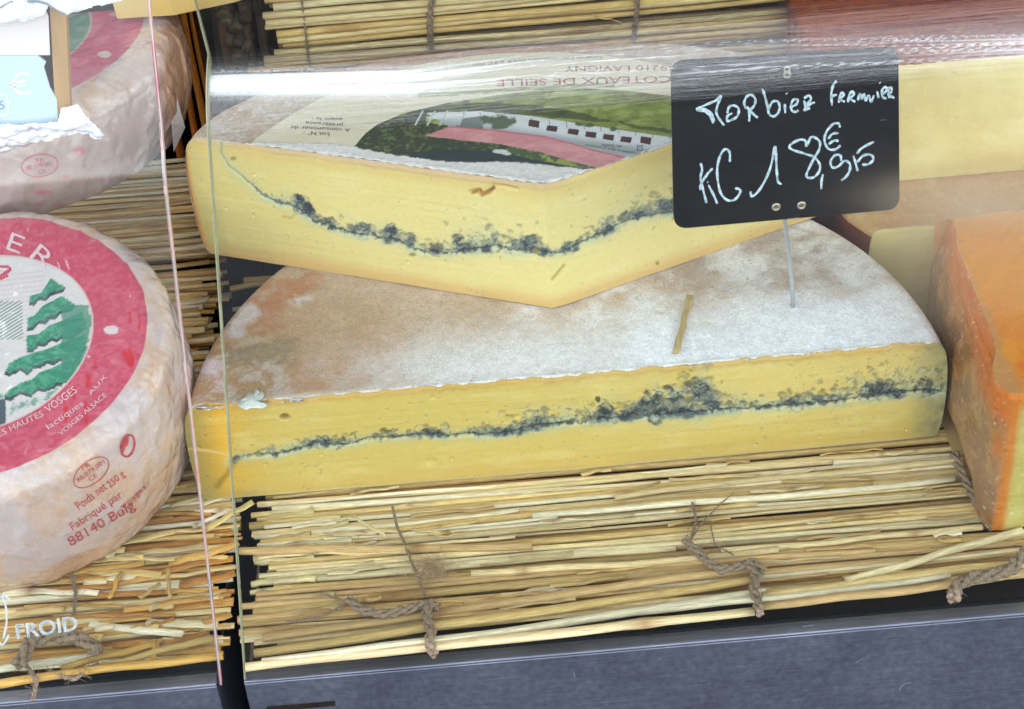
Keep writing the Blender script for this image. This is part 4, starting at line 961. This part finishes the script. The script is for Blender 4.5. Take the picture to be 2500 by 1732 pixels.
for x, y in ((1895, 506), (1957, 502)):
    c = ony(x, y, SY-.0004); V = []; F = []
    for k in range(20):
        a = k*PI/10
        for r, dy in ((.0023, 0), (.0020, -.0005), (.0013, -.0005), (.0011, .0002)): V.append((c[0]+r*math.cos(a), c[1]+dy, c[2]+r*math.sin(a)))
    for k in range(20):
        for j in range(3): F.append([k*4+j, ((k+1) % 20)*4+j, ((k+1) % 20)*4+j+1, k*4+j+1])
    e = link('eyelet', mesh('eyelet', V, F), M['eyelet'], sg)
    V = [(c[0]+.0012*math.cos(k*PI/8), c[1]+.0002, c[2]+.0012*math.sin(k*PI/8)) for k in range(16)]
    link('hole', mesh('hole', V, [list(range(16))]), surf('eyelet_hole', (120, 104, 70), bump=0), e)
tp = [ony(x, y, SY-.0006) for x, y in ring_strokes(1921, 170, 7, 6, 0, 10)]+[ony(x, y, SY-.0008) for x, y in ring_strokes(1921, 183, 8, 7, 0, 10)]
tube('hook', tp, .00045, M['eyelet'], sg, 6)
pt = onz(1938, 750, HT); tube('pin', [pt-np.array([0, 0, .004]), ony(1934, 700, .0385), ony(1926, 620, .0385), ony(1916, 540, .0388), ony(1912, 470, .0388)], .0011, M['metal'], sg, 10)

# ------------------------------------------------------------------ wrapped wheels on the left
def wrapped_wheel(root, c, tilt, R, T, art, seed, nth, wr=.0014):
    c = np.array(c); t_ = math.radians(tilt); u = np.array([1, 0, 0.]); w = np.array([0, math.cos(t_), math.sin(t_)]); nn = np.cross(u, w)
    # profile (r, h) from top centre to bottom centre
    pr = []; sh = .016
    for k in range(90): pr.append(((R-sh)*(k/90), 0))
    for k in range(40): a = k/39*PI/2; pr.append((R-sh+sh*math.sin(a), -sh*.8*(1-math.cos(a))))
    for k in range(1, 40): q = k/39; pr.append((R+.0035*math.sin(PI*q)-.004*q*q, -sh*.8-(T-sh*.8)*q))
    for k in range(1, 10): pr.append((R*(1-k/9.)*.97, -T))
    pr = np.array(pr); th = np.linspace(0, 2*PI, nth)
    r = pr[None, :, 0]; h = pr[None, :, 1]*np.ones((nth, 1))
    lx = r*np.cos(th)[:, None]; ly = r*np.sin(th)[:, None]
    L3 = np.stack([lx, ly, h], -1)
    sidew = ss(np.broadcast_to(r, lx.shape), R-.028, R-.004)
    nA = fbm(L3*np.array([1, 1, .6]), 55, 4, seed); rid = 1-np.abs(nA-.5)*7
    nB = fbm(L3, 18, 3, seed+2)-.5; nC = fbm(L3, 150, 3, seed+4)-.5
    dsp = np.clip(rid, 0, 1)*wr*.6*(.1+sidew)+nB*.0030*(.25+sidew)+nC*.0003
    out = np.stack([np.cos(th)[:, None]*sidew, np.sin(th)[:, None]*sidew, np.ones_like(lx)*(1-sidew*.8)*np.where(h < -T*.9, 0, 1)], -1)
    L3 = L3+dsp[..., None]*out
    P = c+L3[..., 0:1]*u+L3[..., 1:2]*w+L3[..., 2:3]*nn
    px, py = proj(P.reshape(-1, 3)); px = px.reshape(lx.shape); py = py.reshape(lx.shape)
    C = art(px, py, np.broadcast_to(r, lx.shape), lx, ly, h, L3, rid, sidew)
    V = P.reshape(-1, 3); V[:, 2] = np.maximum(V[:, 2], .0003)
    return link('wrapper', mesh('wrapper', V, gridF(nth, len(pr)), C.reshape(-1, 3)), M['paper_wrap'], root)
PINK = lin((206, 78, 104))
def paper_base(L3, rid, sidew, seed, tan=(220, 178, 148)):
    n = fbm(L3, 38, 4, seed+20); n2 = fbm(L3, 140, 4, seed+21, .6); n3 = fbm(L3, 500, 3, seed+22, .7)
    C = np.broadcast_to(lin((222, 198, 196)), n.shape+(3,)).copy()
    C = mix(C, lin(tan), ss(n, .42, .62)*.8); C = mix(C, lin((226, 214, 218)), ss(n2, .5, .66)*.45)
    C = mix(C, lin((206, 190, 190)), np.clip(rid, 0, 1)*.4*sidew)
    return C*(1+(n3[..., None]-.5)*.16), n, n2, n3
def art_low(px, py, r, lx, ly, h, L3, rid, sidew):
    C, n, n2, n3 = paper_base(L3, rid, sidew, 300)
    Ro = .0853; rr = r+(n2-.5)*.0006; q = rr/Ro
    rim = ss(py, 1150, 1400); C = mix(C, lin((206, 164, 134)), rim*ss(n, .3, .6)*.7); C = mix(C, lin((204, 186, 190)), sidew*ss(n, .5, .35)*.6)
    top = h > -.004
    inner = np.broadcast_to(lin((224, 216, 216)), px.shape+(3,)).copy()
    lines = ss(np.sin((py+px*.12)*.55+n*3), .5, .9)*(px < 110)*(py < 740)*(py > 660); inner = mix(inner, lin((214, 170, 180)), lines*.5)
    gl = (segdist(px, py, [(-150, 830), (0, 790), (60, 745)]) < 60) & (px < 55) & (py > 735) & (py < 830); inner = mix(inner, lin((70, 130, 108)), gl*ss(np.sin((py+px*.62)*.75), .1, .6)*.9)
    tw = (n2-.5)*10
    def Pc(L): return [(x/3.989, 640+y/3.989) for x, y in L]
    for L in ([(285, 330), (400, 300), (500, 160), (640, 250), (620, 300), (500, 330), (440, 380), (380, 370), (330, 430), (285, 420)], [(270, 545), (340, 520), (420, 420), (600, 330), (740, 420), (700, 480), (600, 500), (540, 560), (480, 560), (440, 610), (380, 600), (320, 670), (260, 680)],
              [(260, 720), (380, 700), (470, 620), (640, 560), (800, 480), (850, 640), (700, 760), (600, 750), (560, 790), (500, 770), (440, 830), (380, 820), (320, 880), (260, 880)],
              [(40, 1100), (90, 990), (200, 930), (300, 890), (460, 850), (600, 790), (840, 700), (830, 860), (700, 990), (600, 960), (520, 1010), (460, 990), (400, 1040), (320, 1040), (270, 1110), (200, 1060), (100, 1120)],
              [(40, 1340), (90, 1240), (200, 1180), (300, 1150), (380, 1080), (520, 1030), (640, 960), (800, 900), (790, 1000), (620, 1220), (560, 1210), (500, 1250), (420, 1270), (360, 1250), (300, 1320), (200, 1290), (100, 1360)]):
        pg = Pc(L); g_ = inpoly(px+tw*.4, py+tw*.3, pg)
        ys = [p[1] for p in pg]; up_ = inpoly(px+tw*.4, py+tw*.3+9, pg)
        green = mix(lin((58, 142, 112)), lin((92, 166, 136)), ss(n3, .45, .6)); grey = mix(lin((92, 104, 104)), lin((66, 76, 80)), ss(n2, .45, .6))
        inner = np.where(g_[..., None], np.where(up_[..., None], green, grey), inner)
    solid = (q > .5) & (px > 150) & (py > 745) & (py < 925+(n-.5)*30) & (lx > .0); inner = mix(inner, lin((62, 140, 114)), solid*.85)
    fol = ss(n2+blobs(px, py, [(70, 985, 60, 18, .3), (120, 965, 40, 14, .25), (20, 1010, 40, 20, .2)]), .72, .8)*(py > 930); inner = mix(inner, lin((84, 150, 124)), fol*.8)
    inner = np.where(((px < 14) & (py > 975) & (py < 1060))[..., None], lin((88, 98, 108)), inner)
    inner = mix(inner, lin((206, 72, 100)), (segdist(px, py, ring_strokes(-12, 665, 38, 11, -12)+[(-20, 690), (18, 674)]) < 3.2)*1.0)
    wet = ss(blobs(px, py, [(60, 770, 30, 40, .5), (150, 800, 26, 20, .5), (45, 830, 30, 18, .5)])+(n2-.5), .5, .8); inner = mix(inner, lin((218, 210, 170)), wet*.35)
    ringc = mix(np.broadcast_to(PINK, px.shape+(3,)), lin((222, 110, 130)), ss(n3*.6+n*.4, .45, .62)*.6)
    red = ss(blobs(px, py, [(318, 880, 12, 22, 1.2), (305, 862, 12, 12, 1), (215, 930, 9, 22, 1.1), (232, 890, 7, 24, .8), (210, 1010, 8, 40, 1), (180, 960, 7, 26, 1), (160, 1010, 7, 30, 1), (318, 775, 4, 22, 1), (340, 790, 4, 30, 1), (175, 612, 5, 16, .8)])+(n2-.5)*.3, .5, .7)
    ringc = mix(ringc, lin((214, 36, 48)), red*.8)
    oval = ((px-272)/18)**2+((py-806)/11)**2 < 1; ringc = np.where(oval[..., None], lin((226, 206, 208)), ringc)
    C = np.where((top & (q < .686))[..., None], inner, C)
    C = np.where((top & (q > .672) & (q < .69))[..., None], lin((222, 200, 196)), C)
    C = np.where((top & (q > .686) & (q < 1))[..., None], ringc, C)
    return C
d = rays(-60, 835); d /= np.linalg.norm(d); cL = CAM+d*.925
wl = thing('wrapped_cheese', 'round cheese in translucent paper with red ring and green fir print, lowest on the left', 'cheese', (cL[0], cL[1], 0))
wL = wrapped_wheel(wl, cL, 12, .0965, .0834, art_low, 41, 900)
bw = bvh_of(wL)
def red_print(root, bvh, L, m='ink_pink'):
    for t, A_, B_, h in L: text_decal('print', t, A_, B_, h, bvh, M[m], root, lift=.0004)
red_print(wl, bw, [('E', (8, 607), (48, 622), 46), ('R', (66, 625), (112, 662), 46)], 'ink_white')
red_print(wl, bw, [('VOSGES', (118, 1010), (190, 958), 19), ('DES HAUTES', (-20, 1078), (108, 1016), 15), ('lactiques', (118, 1052), (206, 990), 15), ('AUX', (222, 968), (262, 922), 10), ('VOSGES ALSACE', (150, 1066), (262, 968), 12)], 'ink_white')
red_print(wl, bw, [('FR', (200, 1150), (222, 1136), 11), ('88.079.001', (190, 1178), (256, 1130), 11), ('CE', (218, 1176), (238, 1163), 11), ('Poids net', (192, 1246), (262, 1192), 22), ('250 g', (268, 1192), (305, 1160), 18), ('Fabriqué par', (176, 1296), (300, 1212), 20), ('88140 Bulg', (172, 1334), (330, 1240), 24), ('Vosges', (300, 1245), (358, 1190), 12)])
strokes_decal('print', [ring_strokes(222, 1153, 50, 27, -38)], 2.2, bw, M['ink_pink'], wl, .0004)
strokes_decal('print', [ring_strokes(311, 1088, 16, 27, 12), [(302, 1075), (300, 1095), (296, 1112)], [(306, 1068), (304, 1085), (300, 1100)], [(311, 1064), (310, 1080), (304, 1092)]], 5, bw, M['ink_pink'], wl, .0004)
def art_up(px, py, r, lx, ly, h, L3, rid, sidew):
    C, n, n2, n3 = paper_base(L3, rid, sidew, 340, (214, 178, 150))
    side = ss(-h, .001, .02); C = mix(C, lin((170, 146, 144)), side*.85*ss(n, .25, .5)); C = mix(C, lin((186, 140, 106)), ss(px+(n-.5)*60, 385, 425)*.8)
    q = (r+(n2-.5)*.0006)/.0925; top = h > -.004
    ringc = mix(np.broadcast_to(lin((206, 84, 118)), px.shape+(3,)), lin((216, 124, 148)), ss(n*.5+n2*.5, .45, .6)*.7)
    oval = ((px-255)/16)**2+((py-133)/9)**2 < 1; ringc = np.where(oval[..., None], lin((220, 200, 190)), ringc)
    ringc = mix(ringc, lin((222, 178, 182)), ss(blobs(px, py, [(285, 35, 24, 7, 1.2)])+(n2-.5)*.8, .5, .8)*.8)
    C = np.where((top & (q < .68))[..., None], mix(lin((96, 140, 116)), lin((130, 156, 138)), ss(n2, .45, .6)), C)
    C = np.where((top & (q > .668) & (q < .685))[..., None], lin((208, 190, 182)), C)
    C = np.where((top & (q > .68) & (q < 1))[..., None], ringc, C)
    smud = ss(blobs(px, py, [(195, 370, 17, 14, 1.3), (205, 405, 8, 7, 1), (160, 432, 18, 8, .8), (105, 470, 40, 9, .9), (95, 500, 22, 8, .9), (150, 505, 22, 10, .9), (125, 530, 12, 8, .8), (240, 445, 14, 8, .5)])+(n2-.5)*1.1, .45, .9)
    return mix(C, lin((196, 78, 100)), smud*.6)
d = rays(-47, 92); d /= np.linalg.norm(d); cU = CAM+d*1.077
wu = thing('wrapped_cheese', 'round paper-wrapped cheese with pink ring, upper one half hidden by reflections', 'cheese', (cU[0], cU[1], .1))
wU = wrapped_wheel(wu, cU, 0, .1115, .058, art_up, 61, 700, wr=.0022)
bu_ = bvh_of(wU)
strokes_decal('print', [ring_strokes(97, 404, 44, 27, -8)], 2.4, bu_, M['ink_pink'], wu, .0004)
red_print(wu, bu_, [('FR', (88, 398), (108, 396), 11), ('88.079.001', (64, 416), (128, 404), 11), ('CE', (92, 424), (110, 421), 10)])
# loose fold of paper at its right side
q = [ony(428, 225, .20), ony(452, 312, .195), ony(424, 372, .19), ony(418, 300, .186)]
V = [tuple(p) for p in q]+[(p[0], p[1]+.0004, p[2]) for p in q]
link('paper_fold', mesh('paper_fold', V, [[0, 3, 1], [1, 3, 2], [4, 5, 7], [5, 6, 7], [0, 1, 5, 4], [1, 2, 6, 5]], np.repeat(lin((214, 206, 208))[None], 8, 0), smooth=False), M['paper_wrap'], wu)

# ---- framed slate; upper left glare built as a pale card and white sheets
def plate(name, poly, y, th, mat, root, c=None):
    f = [ony(a, b, y) for a, b in poly]; n = len(f); V = [tuple(p) for p in f]+[(p[0], p[1]+th, p[2]) for p in f]
    F = [list(range(n))[::-1], list(range(n, 2*n))]+[[i, (i+1) % n, n+(i+1) % n, n+i] for i in range(n)]
    return link(name, mesh(name, V, F, smooth=False), mat, root)
fbd = thing('framed_board', 'small dark board with a light wooden edge, at the upper left behind the glare', 'price sign', tuple(ony(150, 262, .075)))
plate('slate_panel', [(-60, -30), (128, -30), (140, 300), (-60, 310)], .0750, .003, M['slate'], fbd)
plate('wood_edge', [(119, -20), (158, -20), (173, 300), (137, 302)], .0735, .007, M['wood'], fbd)
crd = thing('price_card', 'pale blue price card with a white euro sign, part of the glare built at upper left', 'price card', tuple(ony(60, 300, .0725)))
cp = plate('card', [(-60, 137), (92, 136), (112, 152), (107, 165), (122, 215), (139, 245), (142, 310), (-60, 312)], .0725, .0012, surf('card_blue', (208, 229, 248), rough=.4, grain=.02, bump=0), crd)
bcp = bvh_of(cp); wht = surf('card_white', (246, 250, 255), rough=.4, grain=.02, bump=0)
text_decal('print', '€', (24, 236), (80, 228), 54, bcp, wht, crd)
strokes_decal('print', [[(-10, 236), (16, 233), (18, 278), (-10, 280)]], 4, bcp, wht, crd); text_decal('print', '5', (-3, 268), (12, 266), 22, bcp, surf('card_grey', (140, 160, 190), bump=0), crd)
pc = thing('glare_paper', 'blank whitish sheet built as glare above the pale blue price card', 'paper', tuple(ony(60, 136, .0722)))  # whitish sheet put in as glare on the guard
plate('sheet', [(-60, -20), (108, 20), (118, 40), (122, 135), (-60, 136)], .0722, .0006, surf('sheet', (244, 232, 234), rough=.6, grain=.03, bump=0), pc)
def glare_film(label, poly, y, seed, strings):  # crumpled white sheet, shaped and coloured to pass for glare on the guard
    t = thing('glare_sheet', label, 'built glare', tuple(ony(poly[0][0], poly[0][1], y)))
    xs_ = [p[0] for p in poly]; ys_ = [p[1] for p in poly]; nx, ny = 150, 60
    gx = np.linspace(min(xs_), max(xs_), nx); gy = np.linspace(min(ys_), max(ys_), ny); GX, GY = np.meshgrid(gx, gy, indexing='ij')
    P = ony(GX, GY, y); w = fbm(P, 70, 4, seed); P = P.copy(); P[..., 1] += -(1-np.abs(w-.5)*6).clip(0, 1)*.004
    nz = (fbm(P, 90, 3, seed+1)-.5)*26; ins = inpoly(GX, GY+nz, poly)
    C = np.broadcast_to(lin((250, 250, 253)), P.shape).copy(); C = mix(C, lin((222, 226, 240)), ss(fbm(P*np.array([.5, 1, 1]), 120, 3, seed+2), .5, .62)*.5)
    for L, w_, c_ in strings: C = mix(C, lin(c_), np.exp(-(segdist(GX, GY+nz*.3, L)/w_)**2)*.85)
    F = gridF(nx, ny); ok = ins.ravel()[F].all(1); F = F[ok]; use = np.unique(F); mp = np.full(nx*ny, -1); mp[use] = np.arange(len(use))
    o = link('glare_film', mesh('glare_film', P.reshape(-1, 3)[use], mp[F], C.reshape(-1, 3)[use]), surf('glare_film', rough=.3, grain=.02, bump=.1), t)
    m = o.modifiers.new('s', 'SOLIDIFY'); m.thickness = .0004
glare_film('crumpled white sheet built as glare below the pale blue price card', [(-60, 298), (100, 292), (141, 292), (150, 262), (168, 262), (192, 254), (212, 284), (246, 306), (262, 334), (200, 330), (140, 334), (70, 352), (-60, 400)], .0700, 700,
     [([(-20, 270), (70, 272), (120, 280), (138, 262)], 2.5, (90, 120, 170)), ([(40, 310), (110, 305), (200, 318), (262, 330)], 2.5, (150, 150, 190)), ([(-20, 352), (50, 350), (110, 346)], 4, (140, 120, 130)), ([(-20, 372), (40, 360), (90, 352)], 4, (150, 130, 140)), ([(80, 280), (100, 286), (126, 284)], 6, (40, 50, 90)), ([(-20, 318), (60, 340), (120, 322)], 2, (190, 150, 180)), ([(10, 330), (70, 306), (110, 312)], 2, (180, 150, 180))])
glare_film('white sheet built as glare over the board at the very top left', [(-60, -40), (340, -40), (296, 2), (230, 14), (170, 27), (140, 22), (120, 14), (112, 26), (60, 46), (-60, 60)], .0690, 720, [([(70, -5), (100, 4), (160, 24)], 4, (60, 70, 110)), ([(-20, 20), (30, 4)], 3, (60, 60, 70))])

# ------------------------------------------------------------------ cheeses on the right
def cface(base, dark, seed):
    def f(px, py, s, v, P):
        n = fbm(P, 20, 4, seed); n2 = fbm(P, 90, 4, seed+1); C = np.broadcast_to(lin(base), px.shape+(3,)).copy()
        C = mix(C, lin(dark), ss(n, .4, .7)*.5); C = mix(C, lin(dark)*.95, (1-ss(v, 0, .25))*.5+ss(v, .9, 1)*.4); return C*(1+(n2[..., None]-.5)*.12)
    return f
def crind(a, b, c, seed, sx=1, sy=1):
    def f(px, py, P):
        n = fbm(P*np.array([sx, sy, 1]), 30, 4, seed); n2 = fbm(P, 110, 4, seed+1, .6); n3 = fbm(P, 420, 3, seed+2)
        C = np.broadcast_to(lin(a), px.shape+(3,)).copy(); C = mix(C, lin(b), ss(n, .4, .65)); C = mix(C, lin(c), ss(n2, .58, .74)*.5); return C*(1+(n3[..., None]-.5)*.3)
    return f
c2 = thing('cheese_wedge', 'yellow cut cheese with tan rind, mostly hidden behind the orange rinded one', 'cheese', (.3, .15, 0))
half_cheese(c2, [(.176, .100), (.30, .098), (.47, .10)], [(.176, .100), (.166, .118), (.158, .15), (.152, .20), (.16, .28), (.22, .33), (.40, .34), (.47, .10)], .001, .0650, .002, 200, 40, 60,
            cface((222, 208, 146), (198, 178, 108), 401), crind((188, 146, 98), (206, 170, 120), (214, 190, 150), 405, .3), sh=.006, side_c=crind((110, 44, 26), (128, 62, 34), (90, 40, 26), 406))
c3 = thing('cheese_wedge', 'big pale cheese with reddish brown rind in the upper right corner', 'cheese', (.3, .2, .066))
half_cheese(c3, [(.172, .146), (.30, .1455), (.47, .146)], [(.172, .146), (.160, .165), (.1555, .19), (.154, .23), (.16, .30), (.22, .36), (.40, .37), (.47, .146)], .0655, .139, .002, 240, 60, 120,
            cface((238, 226, 172), (226, 204, 134), 411), crind((146, 52, 10), (172, 78, 20), (180, 108, 56), 415, .25, 1.5), sh=.010, side_c=crind((170, 84, 38), (140, 62, 30), (180, 120, 84), 417, 1, 1), face_rough=.0005)
def oface(px, py, s, v, P):
    n = fbm(P, 30, 4, 421); n2 = fbm(P, 130, 4, 422, .6); n3 = fbm(P, 600, 3, 423, .7)
    tan = mix(np.broadcast_to(lin((140, 96, 54)), px.shape+(3,)), lin((172, 124, 74)), ss(n2, .45, .62)); tan = mix(tan, lin((178, 158, 136)), ss(n, .5, .66)*.3)
    tan = mix(tan, lin((206, 112, 44)), ss(P[..., 2]+(n-.5)*.02, .062, .080)); tan = mix(tan, lin((226, 212, 190)), ss(n3, .7, .78)*.7)
    tan = mix(tan, lin((206, 112, 40)), blobs(px, py, [(2435, 1090, 14, 30, .7)]))
    pas = mix(np.broadcast_to(lin((206, 196, 124)), px.shape+(3,)), lin((190, 170, 80)), ss(n, .45, .65)*.5); pas = mix(pas, lin((214, 130, 40)), ss(v, .86, .97))
    k = ss(s, .153, .158); C = mix(tan, pas, k); C = mix(C, lin((214, 124, 40)), np.exp(-((s-.155)/.003)**2)*.9)
    return C*(1+(n3[..., None]-.5)*.25)
def orind(px, py, P):
    n = fbm(P, 26, 4, 431); n2 = fbm(P, 120, 4, 432, .6); n3 = fbm(P, 420, 3, 433)
    C = np.broadcast_to(lin((226, 144, 48)), px.shape+(3,)).copy(); C = mix(C, lin((214, 100, 20)), ss(n, .42, .62)*ss(py, 700, 950)*.9); C = mix(C, lin((196, 140, 88)), (1-ss(py+(n-.5)*80, 520, 640))*.3)
    C = mix(C, lin((186, 138, 92)), (1-ss(P[..., 0]+(n2-.5)*.006, .2045, .211))*.75); C = mix(C, lin((228, 200, 160)), ss(n3, .72, .8)*.3*ss(py, 850, 950)); return C*(1+(n2[..., None]-.5)*.08)
oc = thing('cheese_block', 'orange rinded cheese block with tan side standing at the right edge', 'cheese', (.27, 0, 0))
def opit(px, py, P):
    l = ss(-.06-P[..., 1], -.03, .0)      # 0 along the side, 1 at the front
    return .008*ss(P[..., 2], .045, .086)**1.3*(1-l)+.006*(1-ss(P[..., 2], 0, .02))*(1-l)+.0012*(fbm(P, 60, 3, 425)-.5)
of_, or_ = half_cheese(oc, [(.2035, .078), (.1990, .05), (.1970, .0), (.1965, -.04), (.1975, -.064), (.2010, -.072), (.2070, -.073), (.26, -.066), (.36, -.050)], [(.2035, .078), (.23, .080), (.30, .082), (.36, .075), (.365, 0), (.36, -.050)], .001, .087, .0, 520, 120, 160,
            oface, orind, sh=.008, face_mat='oily_rind', rind_mat='oily_rind', pit=opit, rag=.0006, face_rough=.0006)
# pale cheese glimpsed at the top edge, on its shelf
tl = thing('cheese_wedge', 'pale yellow cheese glimpsed at the top edge above the dark gap', 'cheese', (-.19, .26, .164))
half_cheese(tl, [(-.232, .232), (-.20, .230), (-.165, .240), (-.128, .262)], [(-.232, .232), (-.235, .29), (-.18, .33), (-.12, .30), (-.128, .262)], .1645, .235, .001, 120, 50, 20, cface((226, 206, 140), (206, 168, 96), 441), crind((200, 170, 120), (180, 140, 90), (210, 190, 150), 445), sh=.006)
V = []; F = []; box(V, F, (-.30, .252, .158), (-.10, .317, .1640)); sb = thing('shelf_board', 'dark shelf board under the pale cheese at the top edge', 'shelf', (-.2, .28, .158)); link('board', mesh('board', V, F, smooth=False), M['black_case'], sb)

# ------------------------------------------------------------------ clear guards
def bend_glare_f(px, py, P):  # strength of the highlight band painted along the bend
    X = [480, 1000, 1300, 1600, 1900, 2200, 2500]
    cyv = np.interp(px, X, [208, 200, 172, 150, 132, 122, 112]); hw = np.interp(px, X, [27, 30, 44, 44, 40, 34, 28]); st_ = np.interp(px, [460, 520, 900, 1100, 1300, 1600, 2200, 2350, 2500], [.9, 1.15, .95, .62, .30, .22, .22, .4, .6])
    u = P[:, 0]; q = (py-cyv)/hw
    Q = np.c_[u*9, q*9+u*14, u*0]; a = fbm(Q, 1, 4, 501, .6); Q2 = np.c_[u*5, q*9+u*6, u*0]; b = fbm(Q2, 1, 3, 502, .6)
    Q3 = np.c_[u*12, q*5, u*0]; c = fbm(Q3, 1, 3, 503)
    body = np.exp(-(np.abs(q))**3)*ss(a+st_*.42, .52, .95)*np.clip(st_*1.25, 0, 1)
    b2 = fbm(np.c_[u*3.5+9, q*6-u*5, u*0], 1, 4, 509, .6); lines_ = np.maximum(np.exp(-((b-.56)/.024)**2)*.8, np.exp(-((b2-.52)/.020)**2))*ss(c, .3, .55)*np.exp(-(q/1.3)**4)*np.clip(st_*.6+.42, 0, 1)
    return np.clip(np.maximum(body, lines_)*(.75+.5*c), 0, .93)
def sheet_grid(root, name, prof, xl, xr, nxx, mat, th=.003, edge=None, smear=None, sideat='l', bend_glare=False):
    """prof: list of (y, z); xl / xr: functions of profile index; slab of thickness th."""
    P = np.array(prof, float); T = np.gradient(P, axis=0); T /= np.linalg.norm(T, axis=1)[:, None]; N = np.c_[T[:, 1], -T[:, 0]]
    n = len(P); a = np.linspace(0, 1, nxx); L = np.array([xl(i) for i in range(n)]); R = np.array([xr(i) for i in range(n)])
    X = L[:, None]*(1-a)+R[:, None]*a
    out = np.stack([X, np.repeat(P[:, :1], nxx, 1), np.repeat(P[:, 1:], nxx, 1)], -1); inn = out-np.stack([X*0, np.repeat(N[:, :1], nxx, 1)*-th*-1, np.repeat(N[:, 1:], nxx, 1)*th], -1)
    V = np.vstack([out.reshape(-1, 3), inn.reshape(-1, 3)]); F = np.vstack([gridF(n, nxx), gridF(n, nxx, True, n*nxx)])
    at = {}
    if smear is not None:
        px, py = proj(V); at['smear'] = np.c_[smear(px, py), px*0, px*0]
    if bend_glare:
        px, py = proj(V); f = bend_glare_f(px, py, V); f[len(f)//2:] *= 0; at['bend_glare'] = np.c_[f, px*0, px*0]
    o = link(name, mesh(name, V, F, attrs=at), mat, root)
    if edge:
        k = 0 if sideat == 'l' else -1; e0 = out[:, k]; e1 = inn[:, k]; sx = -.0004 if sideat == 'l' else .0004; w = .0006 if sideat == 'l' else -.0006
        V = []; 
        for i in range(n): V += [e0[i]+[sx, 0, 0], e1[i]+[sx, 0, 0], e1[i]+[w, 0, 0], e0[i]+[w, 0, 0]]
        F = []
        for i in range(n-1):
            for j in range(4): F.append([4*i+j, 4*(i+1)+j, 4*(i+1)+(j+1) % 4, 4*i+(j+1) % 4])
        link('polished_edge', mesh('polished_edge', V, F, smooth=False), edge, root)
    return o
def arc(c, r, a0, a1, n): return [(c[0]-r*math.cos(a0+(a1-a0)*k/n), c[1]+r*math.sin(a0+(a1-a0)*k/n)) for k in range(n+1)]
def smr(px, py):
    return .30*np.exp(-(((px-2420)/230)**2+((py-480)/55)**2))+.10*ss(px, 2060, 2260)*ss(py, 420, 520)*(1-ss(py, 700, 860))
gr = thing('glass_guard', 'clear bent guard panel in front of the cut cheeses, its fold streaked with light', 'glass guard', (0, YF, -.01))
def xlr(p): 
    y, z = p; return -.1653+.0365*np.clip((z+.012)/.317, 0, 1)-.2*max(0, y-(YF+.02))
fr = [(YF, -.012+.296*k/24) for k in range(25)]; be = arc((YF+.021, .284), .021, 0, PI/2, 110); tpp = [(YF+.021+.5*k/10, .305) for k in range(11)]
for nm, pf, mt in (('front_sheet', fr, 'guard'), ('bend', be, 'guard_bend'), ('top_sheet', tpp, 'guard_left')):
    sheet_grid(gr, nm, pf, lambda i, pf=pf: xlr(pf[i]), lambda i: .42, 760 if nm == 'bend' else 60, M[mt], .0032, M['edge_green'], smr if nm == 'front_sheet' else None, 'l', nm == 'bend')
V = []; F = []; box(V, F, (-.1650, YF-.0002, -.0135), (.42, YF+.0036, -.0105)); link('bottom_edge', mesh('bottom_edge', V, F, smooth=False), M['edge_dark'], gr)
gl_ = thing('glass_guard', 'clear guard panel over the wrapped wheels with pinkish edge and white FROID lettering', 'glass guard', (-.3, YF, -.01))
PH = math.radians(50)
frl = [(YF, -.012+.274*k/24) for k in range(25)]; bel = arc((YF+.03, .262), .03, 0, PH, 12); y0, z0 = bel[-1]; tg = (math.sin(PH), math.cos(PH)); tpl = [(y0+tg[0]*.4*k/10, z0+tg[1]*.4*k/10) for k in range(11)]
# where the slanting part's right edge runs
dd = rays(368, 0); nrm = np.array([0, -math.cos(PH), math.sin(PH)]); tq = (np.array([0, y0, z0])-CAM)@nrm/(dd@nrm); hit = CAM+dd*tq
kx = (hit[0]+.1495)/(hit[1]-y0)
def xrl(p):
    y, z = p; return -.1768+.0270*np.clip((z+.012)/.290, 0, 1)+kx*max(0, y-y0)
for nm, pf, mt in (('front_sheet', frl, 'guard_left'), ('bend', bel, 'guard_left'), ('top_sheet', tpl, 'guard_left')):
    sheet_grid(gl_, nm, pf, lambda i: -.50, lambda i, pf=pf: xrl(pf[i]), 50, M[mt], .0032, M['edge_iris'], None, 'r')
V = []; F = []; box(V, F, (-.50, YF-.0002, -.0135), (-.1772, YF+.0036, -.0105)); link('bottom_edge', mesh('bottom_edge', V, F, smooth=False), M['edge_dark'], gl_)
qb = BVHTree.FromPolygons([(-.6, YF-.0001, -.1), (.1, YF-.0001, -.1), (.1, YF-.0001, .4), (-.6, YF-.0001, .4)], [[0, 1, 2, 3]])
text_decal('lettering', 'FROID', (38, 1560), (190, 1537), 36, qb, M['glass_print'], gl_, lift=.0001)
for dx, dy in ((1.6, 0), (0, 1.6)): text_decal('lettering', 'FROID', (38+dx, 1560+dy), (190+dx, 1537+dy), 36, qb, M['glass_print'], gl_, lift=.00012)
strokes_decal('arrow', [[(2, 1450), (14, 1480), (16, 1520), (8, 1560)], [(-14, 1470), (4, 1452), (24, 1464)], [(-12, 1556), (6, 1574), (22, 1550)]], 5, qb, M['glass_print'], gl_, .0001)
# scratches on the right guard
strokes_decal('scratch', [[(2186, 510), (2222, 500)], [(2100, 528), (2184, 523)], [(2210, 527), (2250, 516)], [(2235, 532), (2275, 520)], [(2225, 545), (2265, 532)], [(2190, 556), (2225, 545)], [(2135, 631), (2152, 628)], [(2300, 500), (2370, 484)]], 1.6, qb, M['glass_print'], gr, .0001)

#PART4
